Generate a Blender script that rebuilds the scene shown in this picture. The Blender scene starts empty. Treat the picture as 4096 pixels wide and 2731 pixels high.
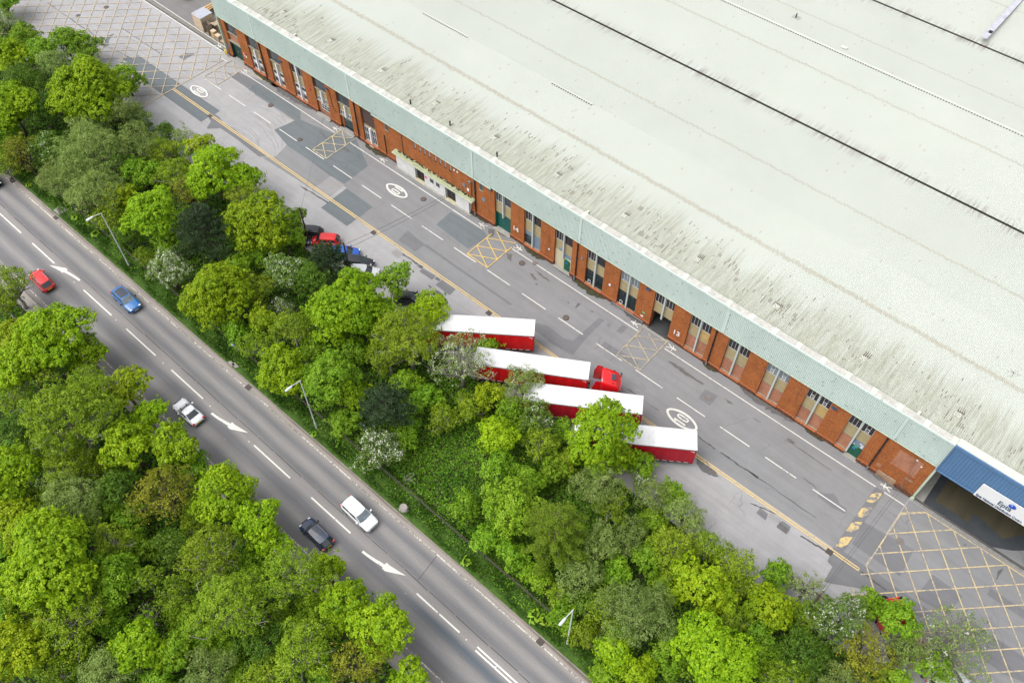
import bpy, math, random
import numpy as np
from mathutils import Matrix, Vector

SC = bpy.context.scene
# ------------------------------------------------------------------ camera
CAM_H, FOC = 88.0, 3466.2545                      # metres above the yard, focal length in photo pixels
YAW, PIT, ROL = math.radians(131.05578), math.radians(53.88818), math.radians(0.20827)
_f = Vector((math.cos(YAW)*math.cos(PIT), math.sin(YAW)*math.cos(PIT), -math.sin(PIT)))
_r = Vector((math.sin(YAW), -math.cos(YAW), 0.0))
_u = _r.cross(_f)
CR = _r*math.cos(ROL) + _u*math.sin(ROL)
CU = _u*math.cos(ROL) - _r*math.sin(ROL)
cam = bpy.data.cameras.new("camera"); camo = bpy.data.objects.new("camera", cam)
SC.collection.objects.link(camo); SC.camera = camo
m = Matrix.Identity(4)
for i in range(3):
    m[i][0], m[i][1], m[i][2] = CR[i], CU[i], -_f[i]
m[2][3] = CAM_H
camo.matrix_world = m
cam.sensor_width = 36.0; cam.lens = FOC/4096*36.0
cam.clip_start = 1.0; cam.clip_end = 2000.0

# ------------------------------------------------------------------ light: bright overcast
SUN_EL, SUN_AZ = math.radians(60), math.radians(-150)     # azimuth clockwise from +Y
W = bpy.data.worlds.new("World"); SC.world = W; W.use_nodes = True
nt = W.node_tree; bg = nt.nodes["Background"]
sky = nt.nodes.new("ShaderNodeTexSky"); sky.sky_type = 'NISHITA'; sky.sun_disc = False
sky.sun_elevation = SUN_EL; sky.sun_rotation = SUN_AZ
sky.air_density = 1.0; sky.dust_density = 4.0; sky.ozone_density = 1.0
hs = nt.nodes.new("ShaderNodeHueSaturation"); hs.inputs["Saturation"].default_value = 0.22
nt.links.new(sky.outputs[0], hs.inputs["Color"]); nt.links.new(hs.outputs[0], bg.inputs["Color"])
bg.inputs["Strength"].default_value = 0.15
sun = bpy.data.lights.new("sun", 'SUN'); sun.energy = 1.15; sun.angle = math.radians(70); sun.color = (1.0, 0.97, 0.92)
suno = bpy.data.objects.new("sun", sun); SC.collection.objects.link(suno)
sd = Vector((math.sin(SUN_AZ)*math.cos(SUN_EL), math.cos(SUN_AZ)*math.cos(SUN_EL), math.sin(SUN_EL)))
suno.rotation_euler = sd.to_track_quat('Z', 'Y').to_euler(); suno.location = (0, 0, 120)
SC.view_settings.view_transform = 'Standard'; SC.view_settings.look = 'None'
SC.view_settings.exposure = 0.85; SC.view_settings.gamma = 1.0; SC.view_settings.use_curve_mapping = False

# ------------------------------------------------------------------ helpers
PI = math.pi
def at(px, py, z=0.0):
    """ground position (at height z) of a point measured in the photograph"""
    d = CR*((px-2048)/FOC) - CU*((py-1365.5)/FOC) + _f
    s = (z-CAM_H)/d.z
    return Vector((d.x*s, d.y*s, z))
ROW = [0, 683, 1366, 2048]
def til(i, j, x, y): return (1024*i + x/2.2959, ROW[j] + y/2.2959)
def tat(i, j, x, y, z=0.0): return at(*til(i, j, x, y), z)

class MB:
    def __init__(s): s.v = []; s.f = []
    def quad(s, *p):
        n = len(s.v); s.v += [tuple(q) for q in p]; s.f.append(tuple(range(n, n+len(p))))
    def box(s, x0, x1, y0, y1, z0, z1):
        n = len(s.v)
        s.v += [(x0,y0,z0),(x1,y0,z0),(x1,y1,z0),(x0,y1,z0),(x0,y0,z1),(x1,y0,z1),(x1,y1,z1),(x0,y1,z1)]
        s.f += [(n,n+3,n+2,n+1),(n+4,n+5,n+6,n+7),(n,n+1,n+5,n+4),(n+1,n+2,n+6,n+5),(n+2,n+3,n+7,n+6),(n+3,n,n+4,n+7)]
        return s
    def prism(s, pts, z0, z1):
        k = len(pts); n = len(s.v)
        a = sum(pts[i][0]*pts[(i+1)%k][1]-pts[(i+1)%k][0]*pts[i][1] for i in range(k))
        if a < 0: pts = pts[::-1]
        s.v += [(p[0],p[1],z0) for p in pts] + [(p[0],p[1],z1) for p in pts]
        s.f.append(tuple(range(n+k, n+2*k))); s.f.append(tuple(range(n+k-1, n-1, -1)))
        for i in range(k):
            j = (i+1) % k; s.f.append((n+i, n+j, n+k+j, n+k+i))
        return s
    def flat(s, pts, z):
        k = len(pts)
        a = sum(pts[i][0]*pts[(i+1)%k][1]-pts[(i+1)%k][0]*pts[i][1] for i in range(k))
        if a < 0: pts = pts[::-1]
        s.quad(*[(p[0], p[1], z) for p in pts]); return s
    def strip(s, a, b, w, z):
        dx, dy = b[0]-a[0], b[1]-a[1]; l = math.hypot(dx, dy) or 1; nx, ny = -dy/l*w/2, dx/l*w/2
        return s.flat([(a[0]+nx,a[1]+ny),(b[0]+nx,b[1]+ny),(b[0]-nx,b[1]-ny),(a[0]-nx,a[1]-ny)], z)
    def tube(s, pts, rad, n=6, cap=True):
        pts = [Vector(p) for p in pts]; base = len(s.v)
        if not hasattr(rad, '__len__'): rad = [rad]*len(pts)
        for i, p in enumerate(pts):
            d = (pts[min(i+1,len(pts)-1)]-pts[max(i-1,0)]).normalized()
            a = d.cross(Vector((0,0,1)) if abs(d.z) < .95 else Vector((1,0,0))).normalized(); b = d.cross(a)
            for k in range(n):
                t = 2*PI*k/n; q = p + (a*math.cos(t)+b*math.sin(t))*rad[i]; s.v.append(tuple(q))
        for i in range(len(pts)-1):
            for k in range(n):
                k2 = (k+1) % n
                s.f.append((base+i*n+k, base+(i+1)*n+k, base+(i+1)*n+k2, base+i*n+k2))
        if cap:
            s.f.append(tuple(base+k for k in range(n)))
            s.f.append(tuple(base+(len(pts)-1)*n+k for k in range(n-1,-1,-1)))
        return s
    def grid(s, rows):
        """rows of equal-length point lists -> quad surface"""
        n = len(s.v); w = len(rows[0])
        for r in rows: s.v += [tuple(p) for p in r]
        for i in range(len(rows)-1):
            for j in range(w-1):
                a = n+i*w+j; s.f.append((a, a+1, a+w+1, a+w))
        return s
    def mesh(s, name, mat, smooth=False):
        me = bpy.data.meshes.new(name); me.from_pydata(s.v, [], s.f); me.update()
        if mat: me.materials.append(mat)
        if smooth: me.shade_smooth()
        return me
    def ob(s, name, mat, parent=None, smooth=False, **kw):
        return link(name, s.mesh(name, mat, smooth), parent, **kw)

def link(name, me, parent=None, loc=None, rz=0.0, **kw):
    o = bpy.data.objects.new(name, me); SC.collection.objects.link(o)
    if loc is not None: o.location = loc
    o.rotation_euler.z = rz
    if parent is not None: o.parent = parent
    for k, v in kw.items(): o[k] = v
    return o
def empty(name, loc, rz=0.0, **kw):
    o = bpy.data.objects.new(name, None); SC.collection.objects.link(o)
    o.location = loc; o.rotation_euler.z = rz; o.empty_display_size = .3
    for k, v in kw.items(): o[k] = v
    return o
def tag(o, label, category, group=None):
    o['label'] = label; o['category'] = category
    if group: o['group'] = group
    return o
def wpart(mb, name, mat, root, **kw):
    """a part given in world coordinates under a root that sits at its own base"""
    return mb.ob(name, mat, root, loc=tuple(-c for c in root.location), **kw)
def copy_tree(o, parent=None):
    c = o.copy(); SC.collection.objects.link(c)
    if parent is not None: c.parent = parent
    for ch in o.children: copy_tree(ch, c)
    return c

# ------------------------------------------------------------------ materials
class N:
    """tiny node-graph builder"""
    def __init__(s, name):
        s.m = bpy.data.materials.new(name); s.m.use_nodes = True
        s.t = s.m.node_tree; s.b = s.t.nodes["Principled BSDF"]; s.out = s.t.nodes["Material Output"]
    def n(s, typ, ins=None, **at_):
        nd = s.t.nodes.new("ShaderNode"+typ)
        for k, v in at_.items(): setattr(nd, k, v)
        for k, v in (ins or {}).items(): s.set(nd.inputs[k], v)
        return nd
    def set(s, sock, v):
        if hasattr(v, 'is_output') or isinstance(v, bpy.types.NodeSocket): s.t.links.new(v, sock)
        else:
            if isinstance(v, tuple) and len(v) == 3 and sock.type == 'RGBA': v = (*v, 1.0)
            sock.default_value = v
    def pos(s, scale=(1,1,1), space='world'):
        if space == 'world': src = s.n("NewGeometry").outputs["Position"]
        else: src = s.n("TexCoord").outputs["Object"]
        return s.n("Mapping", {"Vector": src, "Scale": scale}).outputs[0]
    def noise(s, vec, scale=1.0, detail=3.0, rough=.6, dist=0.0):
        return s.n("TexNoise", {"Vector": vec, "Scale": scale, "Detail": detail, "Roughness": rough, "Distortion": dist}).outputs[0]
    def ramp(s, fac, stops, interp='LINEAR'):
        nd = s.n("ValToRGB", {"Fac": fac}); cr = nd.color_ramp; cr.interpolation = interp
        while len(cr.elements) > 1: cr.elements.remove(cr.elements[0])
        for i, (p, c) in enumerate(stops):
            e = cr.elements[0] if i == 0 else cr.elements.new(p)
            e.position = p; e.color = (*c, 1.0) if isinstance(c, tuple) else (c, c, c, 1.0)
        return nd.outputs[0]
    def math(s, op, a, b=0.0, c=0.0, clamp=False):
        return s.n("Math", {0: a, 1: b, 2: c}, operation=op, use_clamp=clamp).outputs[0]
    def mix(s, fac, a, b, blend='MIX'):
        nd = s.n("Mix", data_type='RGBA', blend_type=blend)
        s.set(nd.inputs[0], fac); s.set(nd.inputs[6], a); s.set(nd.inputs[7], b); return nd.outputs[2]
    def range(s, v, a, b, c=0.0, d=1.0, smooth=False):
        return s.n("MapRange", {"Value": v, "From Min": a, "From Max": b, "To Min": c, "To Max": d},
                   interpolation_type='SMOOTHSTEP' if smooth else 'LINEAR').outputs[0]
    def xyz(s, vec=None):
        if vec is None: vec = s.n("NewGeometry").outputs["Position"]
        nd = s.n("SeparateXYZ", {0: vec}); return nd.outputs[0], nd.outputs[1], nd.outputs[2]
    def comb(s, x=0.0, y=0.0, z=0.0): return s.n("CombineXYZ", {0: x, 1: y, 2: z}).outputs[0]
    def bump(s, h, strength=.3, dist=.05):
        s.set(s.b.inputs["Normal"], s.n("Bump", {"Height": h, "Strength": strength, "Distance": dist}).outputs[0])
    def done(s, col, rough=.85, spec=.3, metal=0.0, coat=0.0):
        s.set(s.b.inputs["Base Color"], col); s.set(s.b.inputs["Roughness"], rough)
        s.set(s.b.inputs["Specular IOR Level"], spec); s.set(s.b.inputs["Metallic"], metal)
        if coat: s.b.inputs["Coat Weight"].default_value = coat; s.b.inputs["Coat Roughness"].default_value = .06
        return s.m

def sc(c, k): return tuple(x*k for x in c)
def plain(name, col, rough=.7, var=.12, scale=1.5, spec=.3, metal=0.0, coat=0.0, space='world', stretch=(1,1,1)):
    g = N(name); f = g.noise(g.pos(stretch, space), scale, 4, .65)
    return g.done(g.ramp(f, [(.25, sc(col, 1-var)), (.75, sc(col, 1+var))]), rough, spec, metal, coat)

def asphalt(name, col, warm=0.0, blotch=.10, streak=.07, stains=.35):
    g = N(name); p = g.pos()
    big = g.noise(p, .05, 5, .65, .6); mid = g.noise(p, .45, 6, .7, .4); fine = g.noise(p, 6.0, 3, .7)
    st = g.noise(g.pos((.06, 1.4, 1)), 1.0, 4, .6)
    v = g.math('ADD', g.range(big, .25, .75, -blotch, blotch), g.range(mid, .25, .75, -blotch*.8, blotch*.8))
    v = g.math('ADD', v, g.range(st, .3, .7, -streak, streak)); v = g.math('ADD', v, g.range(fine, .3, .7, -.05, .05))
    c = g.mix(1.0, col, g.n("CombineColor", {0: g.math('ADD', v, 1.0), 1: g.math('ADD', v, 1.0), 2: g.math('ADD', v, 1.0)}).outputs[0], 'MULTIPLY')
    tint = g.mix(g.range(g.noise(p, .12, 3, .6), .4, .7), c, g.mix(1.0, c, (1.012, .995, .982), 'MULTIPLY'))
    # oil spots and damp marks
    sp = g.range(g.noise(p, .9, 5, .75, 1.2), .70, .78, 0, stains)
    tint = g.mix(sp, tint, sc(col, .45))
    # hairline cracks
    vor = g.n("TexVoronoi", {"Vector": g.n("VectorMath", {0: p, 1: g.n("TexNoise", {"Vector": p, "Scale": .7, "Detail": 4}).outputs["Color"]}, operation='ADD').outputs[0], "Scale": .11}, feature='DISTANCE_TO_EDGE').outputs[0]
    cr = g.math('MULTIPLY', g.range(vor, .0, .006, .45, 0), g.range(g.noise(p, .2, 2), .5, .6))
    tint = g.mix(cr, tint, sc(col, .4))
    g.bump(g.noise(p, 9, 3, .7), .12, .02)
    return g.done(tint, .9, .25)

def paint(name, col, under, wear=.45, scale=3.0):
    g = N(name); p = g.pos()
    f = g.math('ADD', g.noise(p, scale, 5, .75), g.range(g.noise(p, .3, 2), .3, .7, -.08, .08))
    k = g.range(f, wear-.06+.12, wear+.06+.12, 0, 1)
    c = g.mix(k, under, col)
    c2 = g.mix(g.range(g.noise(p, 1.3, 4), .3, .7, 0, .25), c, g.mix(.5, c, under))
    return g.done(c2, .8, .3)
# ================================================================== GROUND
A_PALE = (.288, .284, .290); A_LANE = (.190, .191, .197); A_SLATE = (.122, .138, .148); A_DARK = (.145, .146, .155)
M_yard = asphalt("yard_tarmac_pale", A_PALE, blotch=.13)
M_lane = asphalt("lane_tarmac", A_LANE)
M_slate = asphalt("slate_tarmac", A_SLATE, blotch=.07, stains=.15)
M_dark = asphalt("dark_tarmac", A_DARK, blotch=.08, stains=.2)
M_mid = asphalt("mid_tarmac", (.240, .234, .236), blotch=.08, stains=.2)
M_tar = plain("bitumen_seal", (.070, .068, .068), .7, .3, 2)
M_stain = plain("damp_stain", (.105, .102, .100), .6, .30, 3)
M_moss = plain("moss_silt", (.045, .046, .022), .9, .5, 2.5)
M_soil = plain("soil", (.034, .040, .016), .95, .4, 1.2)
M_grassbase = plain("grass_base", (.050, .100, .014), .95, .4, 1.5)
M_conc = plain("concrete", (.27, .265, .24), .9, .2, 1.2)
M_kerb = plain("kerb_stone", (.20, .18, .16), .9, .3, 1.0)
M_path = asphalt("footpath_tarmac", (.26, .24, .225), blotch=.12)

def struct(mb, name, mat, **kw):
    o = mb.ob(name, mat); o['kind'] = 'structure'
    for k, v in kw.items(): o[k] = v
    return o

struct(MB().flat([(-420,-260),(320,-260),(320,420),(-420,420)], -.10), 'ground', M_soil)
struct(MB().flat([(-420,41.6),(200,41.6),(200,420),(-420,420)], 0.0), 'yard', M_yard)
struct(MB().flat([(-420,25.6),(200,25.6),(200,41.6),(-420,41.6)], -.02), 'woodland_floor', M_soil)
struct(MB().flat([(-420,-200),(200,-200),(200,10.7),(-420,10.7)], -.02), 'woodland_floor', M_soil)
struct(MB().flat([(-420,22.75),(200,22.75),(200,25.6),(-420,25.6)], .06), 'grass_verge', M_grassbase)
struct(MB().flat([(-420,10.7),(200,10.7),(200,12.35),(-420,12.35)], .10), 'footpath', M_path)
k = MB()
for x0 in range(-320, 100, 2): k.box(x0, x0+1.98, 22.60, 22.75, -.05, .075+.012*math.sin(x0*1.7))
struct(k, 'kerb', M_kerb)
k = MB()
for x0 in range(-320, 100, 2): k.box(x0, x0+1.98, 12.22, 12.36, -.05, .115)
struct(k, 'kerb', M_kerb)

# main road: polished and dirty bands run along it (tyre tracks), colour by y
g = N("road_tarmac"); px, py, pz = g.xyz(); p = g.pos()
yy = g.math('ADD', py, g.range(g.noise(g.pos((.05, .3, 1)), 1.0, 3), .3, .7, -.22, .22))
t = g.range(yy, 12.2, 22.7)
def Yp(y): return (y-12.2)/10.5
DK, LT, WM = (.134,.132,.138), (.212,.204,.200), (.230,.216,.209)
col = g.ramp(t, [(0.0,(.20,.185,.17)), (Yp(12.7),(.18,.17,.16)), (Yp(13.3),(.132,.127,.129)), (Yp(14.1),DK), (Yp(15.05),LT), (Yp(15.35),sc(LT,.92)),
     (Yp(16.1),DK), (Yp(16.7),sc(DK,1.05)), (Yp(17.5),WM), (Yp(18.2),sc(WM,.93)), (Yp(18.95),DK), (Yp(19.2),DK), (Yp(19.95),LT), (Yp(20.3),sc(LT,.95)),
     (Yp(20.95),DK), (Yp(21.3),sc(DK,1.1)), (Yp(21.9),(.24,.22,.205)), (Yp(22.45),(.26,.23,.205)), (1.0,(.12,.10,.08))])
v = g.math('ADD', g.range(g.noise(g.pos((.12,1,1)), 1.3, 5, .65), .3, .7, .90, 1.10), g.range(g.noise(p, 7, 3, .75), .3, .7, -.10, .10))
col = g.mix(1.0, col, g.n("CombineColor", {0: v, 1: v, 2: v}).outputs[0], 'MULTIPLY')
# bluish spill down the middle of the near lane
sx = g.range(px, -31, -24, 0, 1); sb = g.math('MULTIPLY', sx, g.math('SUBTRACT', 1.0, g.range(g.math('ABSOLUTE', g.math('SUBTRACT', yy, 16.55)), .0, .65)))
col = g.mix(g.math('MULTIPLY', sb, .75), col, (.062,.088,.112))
sp = g.range(g.noise(p, 5.5, 2, .5), .735, .76); col = g.mix(sp, col, (.4,.39,.37))
g.bump(g.noise(p, 9, 3, .7), .12, .02)
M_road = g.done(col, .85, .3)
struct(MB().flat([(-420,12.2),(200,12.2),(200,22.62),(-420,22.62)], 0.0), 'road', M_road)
# joint seam and an old reinstatement across the lane
s_ = MB(); x = -200.0; rs = random.Random(4)
while x < 60:
    x2 = x + rs.uniform(2, 5); s_.strip((x, 18.58+rs.uniform(-.05,.05)), (x2-.2, 18.58+rs.uniform(-.05,.05)), rs.choice((.05,.07,.09)), .004); x = x2
s_.strip((-29.2, 18.7), (-29.6, 22.0), .07, .005)
struct(s_, 'road_seam', plain("road_seam_bitumen", (.065,.063,.062), .8, .3))

M_white = paint("road_paint_white", (.66,.65,.60), (.14,.135,.13), .22)
M_whitew = paint("road_paint_worn", (.55,.53,.49), (.16,.15,.14), .40)
M_ywhite = paint("yard_paint_white", (.60,.595,.55), (.17,.165,.16), .24)
M_yel = paint("yard_paint_yellow", (.50,.40,.22), (.25,.235,.215), .35)
M_yelb = paint("yard_paint_yellow_fresh", (.58,.40,.12), (.2,.19,.17), .28)
M_ylt = paint("yard_paint_cream", (.46,.365,.235), (.27,.265,.26), .35)

M_yfade = paint("yard_paint_faded", (.40,.335,.215), (.215,.205,.195), .36)
M_yline = paint("yellow_line_paint", (.56,.42,.19), (.26,.24,.21), .27)
def dash(x0, x1, y0, w, mat=M_white, y1=None):
    b = MB(); b.strip((x0,y0),(x1,y0 if y1 is None else y1), w, .006); struct(b, 'road_marking', mat)
for a, b in ((-120.5,-114.6),(-111.6,-105.3),(-102.4,-96.9),(-89.9,-83.5),(-80.25,-73.95),(-70.7,-64.4),(-54.8,-48.4),(-44.8,-38.4),(-28.3,-22.2)):
    dash(a, b, 17.59, .17)
dash(-19.9, 12, 17.72, .16); dash(-19.8, 12, 17.34, .16)
for y0, mt in ((22.0, M_whitew), (12.97, M_whitew)):
    b = MB(); x = -240; 
    while x < 60:
        b.strip((x, y0+rs.uniform(-.012,.012)), (x+3.0, y0+rs.uniform(-.012,.012)), .15, .006); x += 3.0
    struct(b, 'road_edge_line', mt)
def arrow(x0, sgn):
    """deflection arrow; sgn +1 points to +x"""
    pl = []
    for i in range(9):
        t = i/8; pl.append((x0+sgn*(t*2.95), 17.02+.42*t**1.5 if sgn > 0 else 18.15-.42*t**1.5, .13+.05*t))
    up = [(x, y+w) for x, y, w in pl]; dn = [(x, y-w) for x, y, w in pl]
    b = MB()
    for i in range(8): b.quad(*[(q[0], q[1], .006) for q in ((up[i],up[i+1],dn[i+1],dn[i]) if sgn < 0 else (dn[i],dn[i+1],up[i+1],up[i]))])
    bx, by = pl[-1][0], pl[-1][1]
    tip = (x0+sgn*5.4, 18.18 if sgn > 0 else 16.95)
    b.flat([(bx-.1*sgn, by+.42), (bx+.35*sgn, by+.40), tip, (bx+.45*sgn, by-.36), (bx-.05*sgn, by-.34)], .008)
    struct(b, 'road_arrow', M_white)
arrow(-91.7, -1); arrow(-62.0, 1); arrow(-35.9, 1)
st = MB()
for x in (-112.9, -85.0+2.6, -62.9, -55.6, -72.3, -21.2, -17.2, -92.0): st.box(x-.06, x+.06, 17.45, 17.57, .0, .02)
struct(st, 'road_stud', M_white)

# ------------------------------------------------------------------ yard surfaces
_zl = .0030
def nz():
    """every sheet laid on the yard gets its own height"""
    global _zl; _zl += .0007; return _zl
def patch(mat, pts, z=0): return struct(MB().flat([(p.x, p.y) for p in pts], nz()), 'tarmac_patch', mat)
def T_(i, j, *pts): return [tat(i, j, *p) for p in pts]
def crop(ox, oy, s, *pts): return [at(ox+x/s, oy+y/s) for x, y in pts]
cB = lambda *p: crop(700, 300, 2.987, *p)
cC = lambda *p: crop(1150, 540, 2.987, *p)
cD = lambda *p: crop(1550, 900, 2.987, *p)
cE = lambda *p: crop(3000, 1850, 2.987, *p)
Z1, Z2, Z3 = .003, .006, .009
# the lane along the building, darker than the parking side
lane = T_(1,0,(285,1330),(470,1190),(0,880),(-60,790),(-60,700)) + [Vector((-104,61.6,0)), Vector((5.2,61.6,0)), Vector((5.2,50.9,0)), Vector((2.6,50.6,0)), Vector((-78,49.9,0)), Vector((-86.5,49.6,0))] + T_(1,0,(60,1450),(180,1440))
patch(M_lane, lane, Z1)
patch(M_lane, [Vector(p+(0,)) for p in ((5.3,50.9),(5.3,61.2),(40,61.2),(40,52),(22,46.5),(14,47.5))], .0015)
sl = T_(0,0,(1270,510),(2020,1020),(1965,1058),(1905,1085),(1848,1122),(1112,600)); patch(M_slate, sl, Z1)
patch(M_slate, T_(0,0,(750,405),(930,350),(1050,310),(1000,372),(1000,420),(960,437),(875,405)), Z1)
patch(M_slate, T_(0,0,(1175,515),(1220,545),(1190,575),(1125,550)), Z2)
patch(M_dark, T_(0,0,(1640,525),(1700,490),(1795,495),(1690,555)), Z1)
patch(M_dark, cB((475,470),(530,505),(575,570),(700,640),(1010,896),(1100,980),(1000,975),(900,896),(740,770),(545,640),(385,645),(385,625),(430,555),(400,520)), Z2)
patch(M_slate, cB((1000,88),(1344,325),(1500,430),(1500,585),(1344,480),(870,170)), Z2)
patch(M_dark, cB((600,-50),(700,20),(760,-30),(1000,88),(870,165),(690,40)), Z1)
patch(M_slate, cC((-160,-60),(130,-190),(560,-10),(820,50),(960,372),(680,585),(520,490),(330,350),(0,130)), Z2)
patch(M_mid, cC((515,490),(680,600),(560,690),(480,750),(310,650)), Z3)
patch(M_yard, cC((670,610),(708,636),(525,775),(480,760)), Z3)
patch(M_slate, T_(1,1,(833,163),(1072,335),(835,510),(597,340)), Z2)
patch(M_dark, T_(1,1,(1395,545),(1548,685),(1465,742),(1310,640)), Z2)
patch(M_slate, T_(1,1,(1790,375),(2100,560),(2125,610),(1950,720),(1655,495)), Z2)
patch(M_dark, cD((240,70),(440,225),(480,235),(830,490),(1344,840),(1500,950),(1460,960),(1290,840),(800,500),(430,245),(335,315),(140,165)), Z3+.002)
for q, mt in (([(100,285),(190,345),(125,400),(40,335)], M_mid), ([(420,515),(580,610),(530,655),(380,555)], M_dark), ([(650,655),(815,770),(740,840),(570,715)], M_dark),
              ([(345,485),(425,500),(405,525)], M_stain), ([(590,620),(635,655),(615,675),(560,640)], M_stain)): patch(mt, cD(*q), Z2)
patch(M_dark, T_(2,1,(800,1350),(850,1372),(730,1490),(655,1567),(560,1690),(380,1600),(230,1480),(160,1420),(215,1395),(330,1425),(480,1540),(560,1560)), Z2)
patch(M_dark, T_(2,1,(1015,1412),(1062,1440),(1005,1497),(958,1472)), Z2)
patch(M_dark, T_(2,2,(850,0),(1165,190),(1130,240),(815,40)), Z2)
patch(M_dark, T_(2,2,(1775,435),(1890,497),(1815,590),(1710,520)), Z2)
patch(M_dark, cE((840,345),(880,370),(1000,365),(1050,440),(1070,490),(1160,550),(1130,612),(960,520),(810,400)), Z2)
for q, mt in (([(75,600),(120,540),(215,610),(185,690)], M_dark), ([(215,640),(255,595),(375,680),(345,730)], M_mid), ([(315,770),(385,690),(490,765),(435,855)], M_dark)): patch(mt, cE(*q), Z2)
patch(M_dark, T_(3,3,(1515,572),(1790,770),(1640,935),(1350,780)), Z2)
patch(M_dark, T_(3,3,(1820,970),(2351,1330),(2500,1500),(2351,1560),(2150,1480),(1700,1120),(1650,1060)), Z2)
patch(M_dark, T_(3,3,(600,320),(680,350),(1000,560),(1560,960),(1400,960),(850,700),(510,640),(590,500),(545,450)), Z2)
patch(M_dark, T_(3,3,(880,85),(1080,200),(1340,340),(1210,590),(1000,450),(770,290)), Z1)
patch(M_dark, T_(3,3,(2010,755),(2351,980),(2500,1080),(2500,1010),(2351,900),(2040,700)), Z2)
def blob(pts, z, name='oil_stain', mat=M_stain, seed=0, n=5, w=.3):
    r = random.Random(seed); out = []
    k = len(pts)
    for i in range(k):
        a, b = pts[i], pts[(i+1)%k]
        for q in range(n):
            t = q/n; p = a.lerp(b, t); j = min(w*.5, (b-a).length*.05)
            out.append((p.x+r.uniform(-j,j), p.y+r.uniform(-j,j)))
    b = MB(); b.flat(out, nz()); return struct(b, name, mat)
blob(T_(2,2,(1420,172),(1500,200),(1620,290),(1760,385),(1755,402),(1640,330),(1590,310),(1480,220)), .012, seed=1)
blob(T_(2,2,(1690,1040),(1760,1090),(1830,1150),(1905,1240),(1850,1240),(1740,1190),(1700,1130)), .012, seed=2)
blob(cD((560,780),(610,785),(660,830),(650,850),(610,840)), .011, seed=3)
blob(cD((480,715),(500,720),(530,745),(510,752)), .011, seed=4)
blob(cD((960,170),(995,185),(985,195),(965,190)), .011, seed=5)
for i, q in enumerate((((160,935),(190,950),(230,1000),(200,1000)),((195,905),(250,935),(355,1020),(280,985)),((210,1035),(240,1040),(225,1055)),((500,1205),(530,1208),(520,1222)),((600,1215),(635,1220),(580,1265)),((710,1278),(755,1295),(730,1300)))):
    blob(T_(2,1,*q), .012, seed=10+i)
for i, q in enumerate((((590,1205),(640,1255),(660,1275),(630,1270)),((780,1350),(830,1360),(870,1400),(830,1400)),((2040,1560),(2060,1580),(2050,1590)))):
    blob(T_(1,0,*q), .012, seed=20+i)
for i, q in enumerate((((2130,535),(2190,540),(2180,600),(2145,610)),((1950,628),(1975,640),(1950,645)),((2300,760),(2351,770),(2340,830),(2310,800)))):
    blob(T_(1,1,*q), .012, seed=30+i)
for i, q in enumerate((((1945,520),(2000,550),(2040,582),(1990,565)),((2205,695),(2290,745),(2250,730)),((1060,430),(1130,470),(1100,465)))):
    blob(T_(2,2,*q), .012, seed=40+i)
for i, q in enumerate((((3,2,170,885),(3,2,210,895),(3,2,250,940),(3,2,200,925)),((3,3,2110,545),(3,3,2155,510),(3,3,2140,560),(3,3,2080,640)),((3,3,1790,290),(3,3,1820,295),(3,3,1810,320)),((3,3,75,130),(3,3,110,90),(3,3,200,160),(3,3,165,200)))):
    blob([tat(*a) for a in q], .0125, seed=50+i)
# tar lines and cracks on the lane
tl = MB(); rr = random.Random(8)
def wob(a, b, w, n=8, j=.08):
    pts = [a.lerp(b, i/n)+Vector((rr.uniform(-j,j), rr.uniform(-j,j), 0)) for i in range(n+1)]
    for i in range(n): tl.strip(pts[i], pts[i+1], w*rr.uniform(.5,1.3), .0635)
for a, b, w in ((tat(2,2,1705,870),tat(2,2,1870,990),.12),(tat(2,2,1915,1020),tat(2,2,2255,1250),.16),(tat(1,1,1345,765),tat(1,1,1530,890),.18),(tat(2,2,1060,430),tat(2,2,1350,640),.06),
                (tat(1,0,480,1350),tat(1,0,560,1420),.05),(tat(0,0,440,30),tat(0,0,880,340),.10),(tat(0,0,1000,440),tat(0,0,1240,560),.05),(tat(0,0,1120,260),tat(0,0,1490,510),.08),
                (cC((330,350))[0],cC((520,492))[0],.05),(tat(3,2,160,900),tat(3,2,580,1180),.06),(cE((0,115))[0],cE((95,185))[0],.12),(cE((95,185))[0],cE((780,655))[0],.06),(cE((640,185))[0],cE((780,290))[0],.05),
                (tat(3,3,300,215),tat(3,3,570,380),.16),(cE((0,480))[0],cE((300,610))[0],.12),(tat(1,1,410,140),tat(1,1,660,300),.16),(tat(2,2,870,480),tat(2,2,1060,520),.05),
                (tat(3,3,850,540),tat(3,3,1080,720),.16),(tat(3,3,230,600),tat(3,3,250,715),.12)): wob(a, b, w)
struct(tl, 'tarmac_crack', M_tar)
# swept tyre arcs on the apron
ta = MB()
for k_ in range(16):
    c = at(560+rr.uniform(-90,90), 250+rr.uniform(-30,30)); R_ = rr.uniform(5, 15); a0 = rr.uniform(1.2, 2.6); ln = rr.uniform(.5, 1.1)
    pts = [(c.x+R_*math.cos(a0+ln*i/12), c.y-8+R_*math.sin(a0+ln*i/12)) for i in range(13)]
    for i in range(12): ta.strip(pts[i], pts[i+1], rr.uniform(.06,.22), .0021+.00004*k_)
for k_ in range(12):
    c = cB((560+rr.uniform(-120,120), 900+rr.uniform(-60,100)))[0]; R_ = rr.uniform(5, 10); a0 = rr.uniform(.6, 1.4); ln = rr.uniform(.5, .9)
    pts = [(c.x+R_*math.cos(a0+ln*i/10), c.y+R_*math.sin(a0+ln*i/10)) for i in range(11)]
    for i in range(10): ta.strip(pts[i], pts[i+1], rr.uniform(.1,.25), .0021+.00004*k_)
struct(ta, 'tyre_scuff', asphalt("scuffed_tarmac", sc(A_PALE,.84)))

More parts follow.
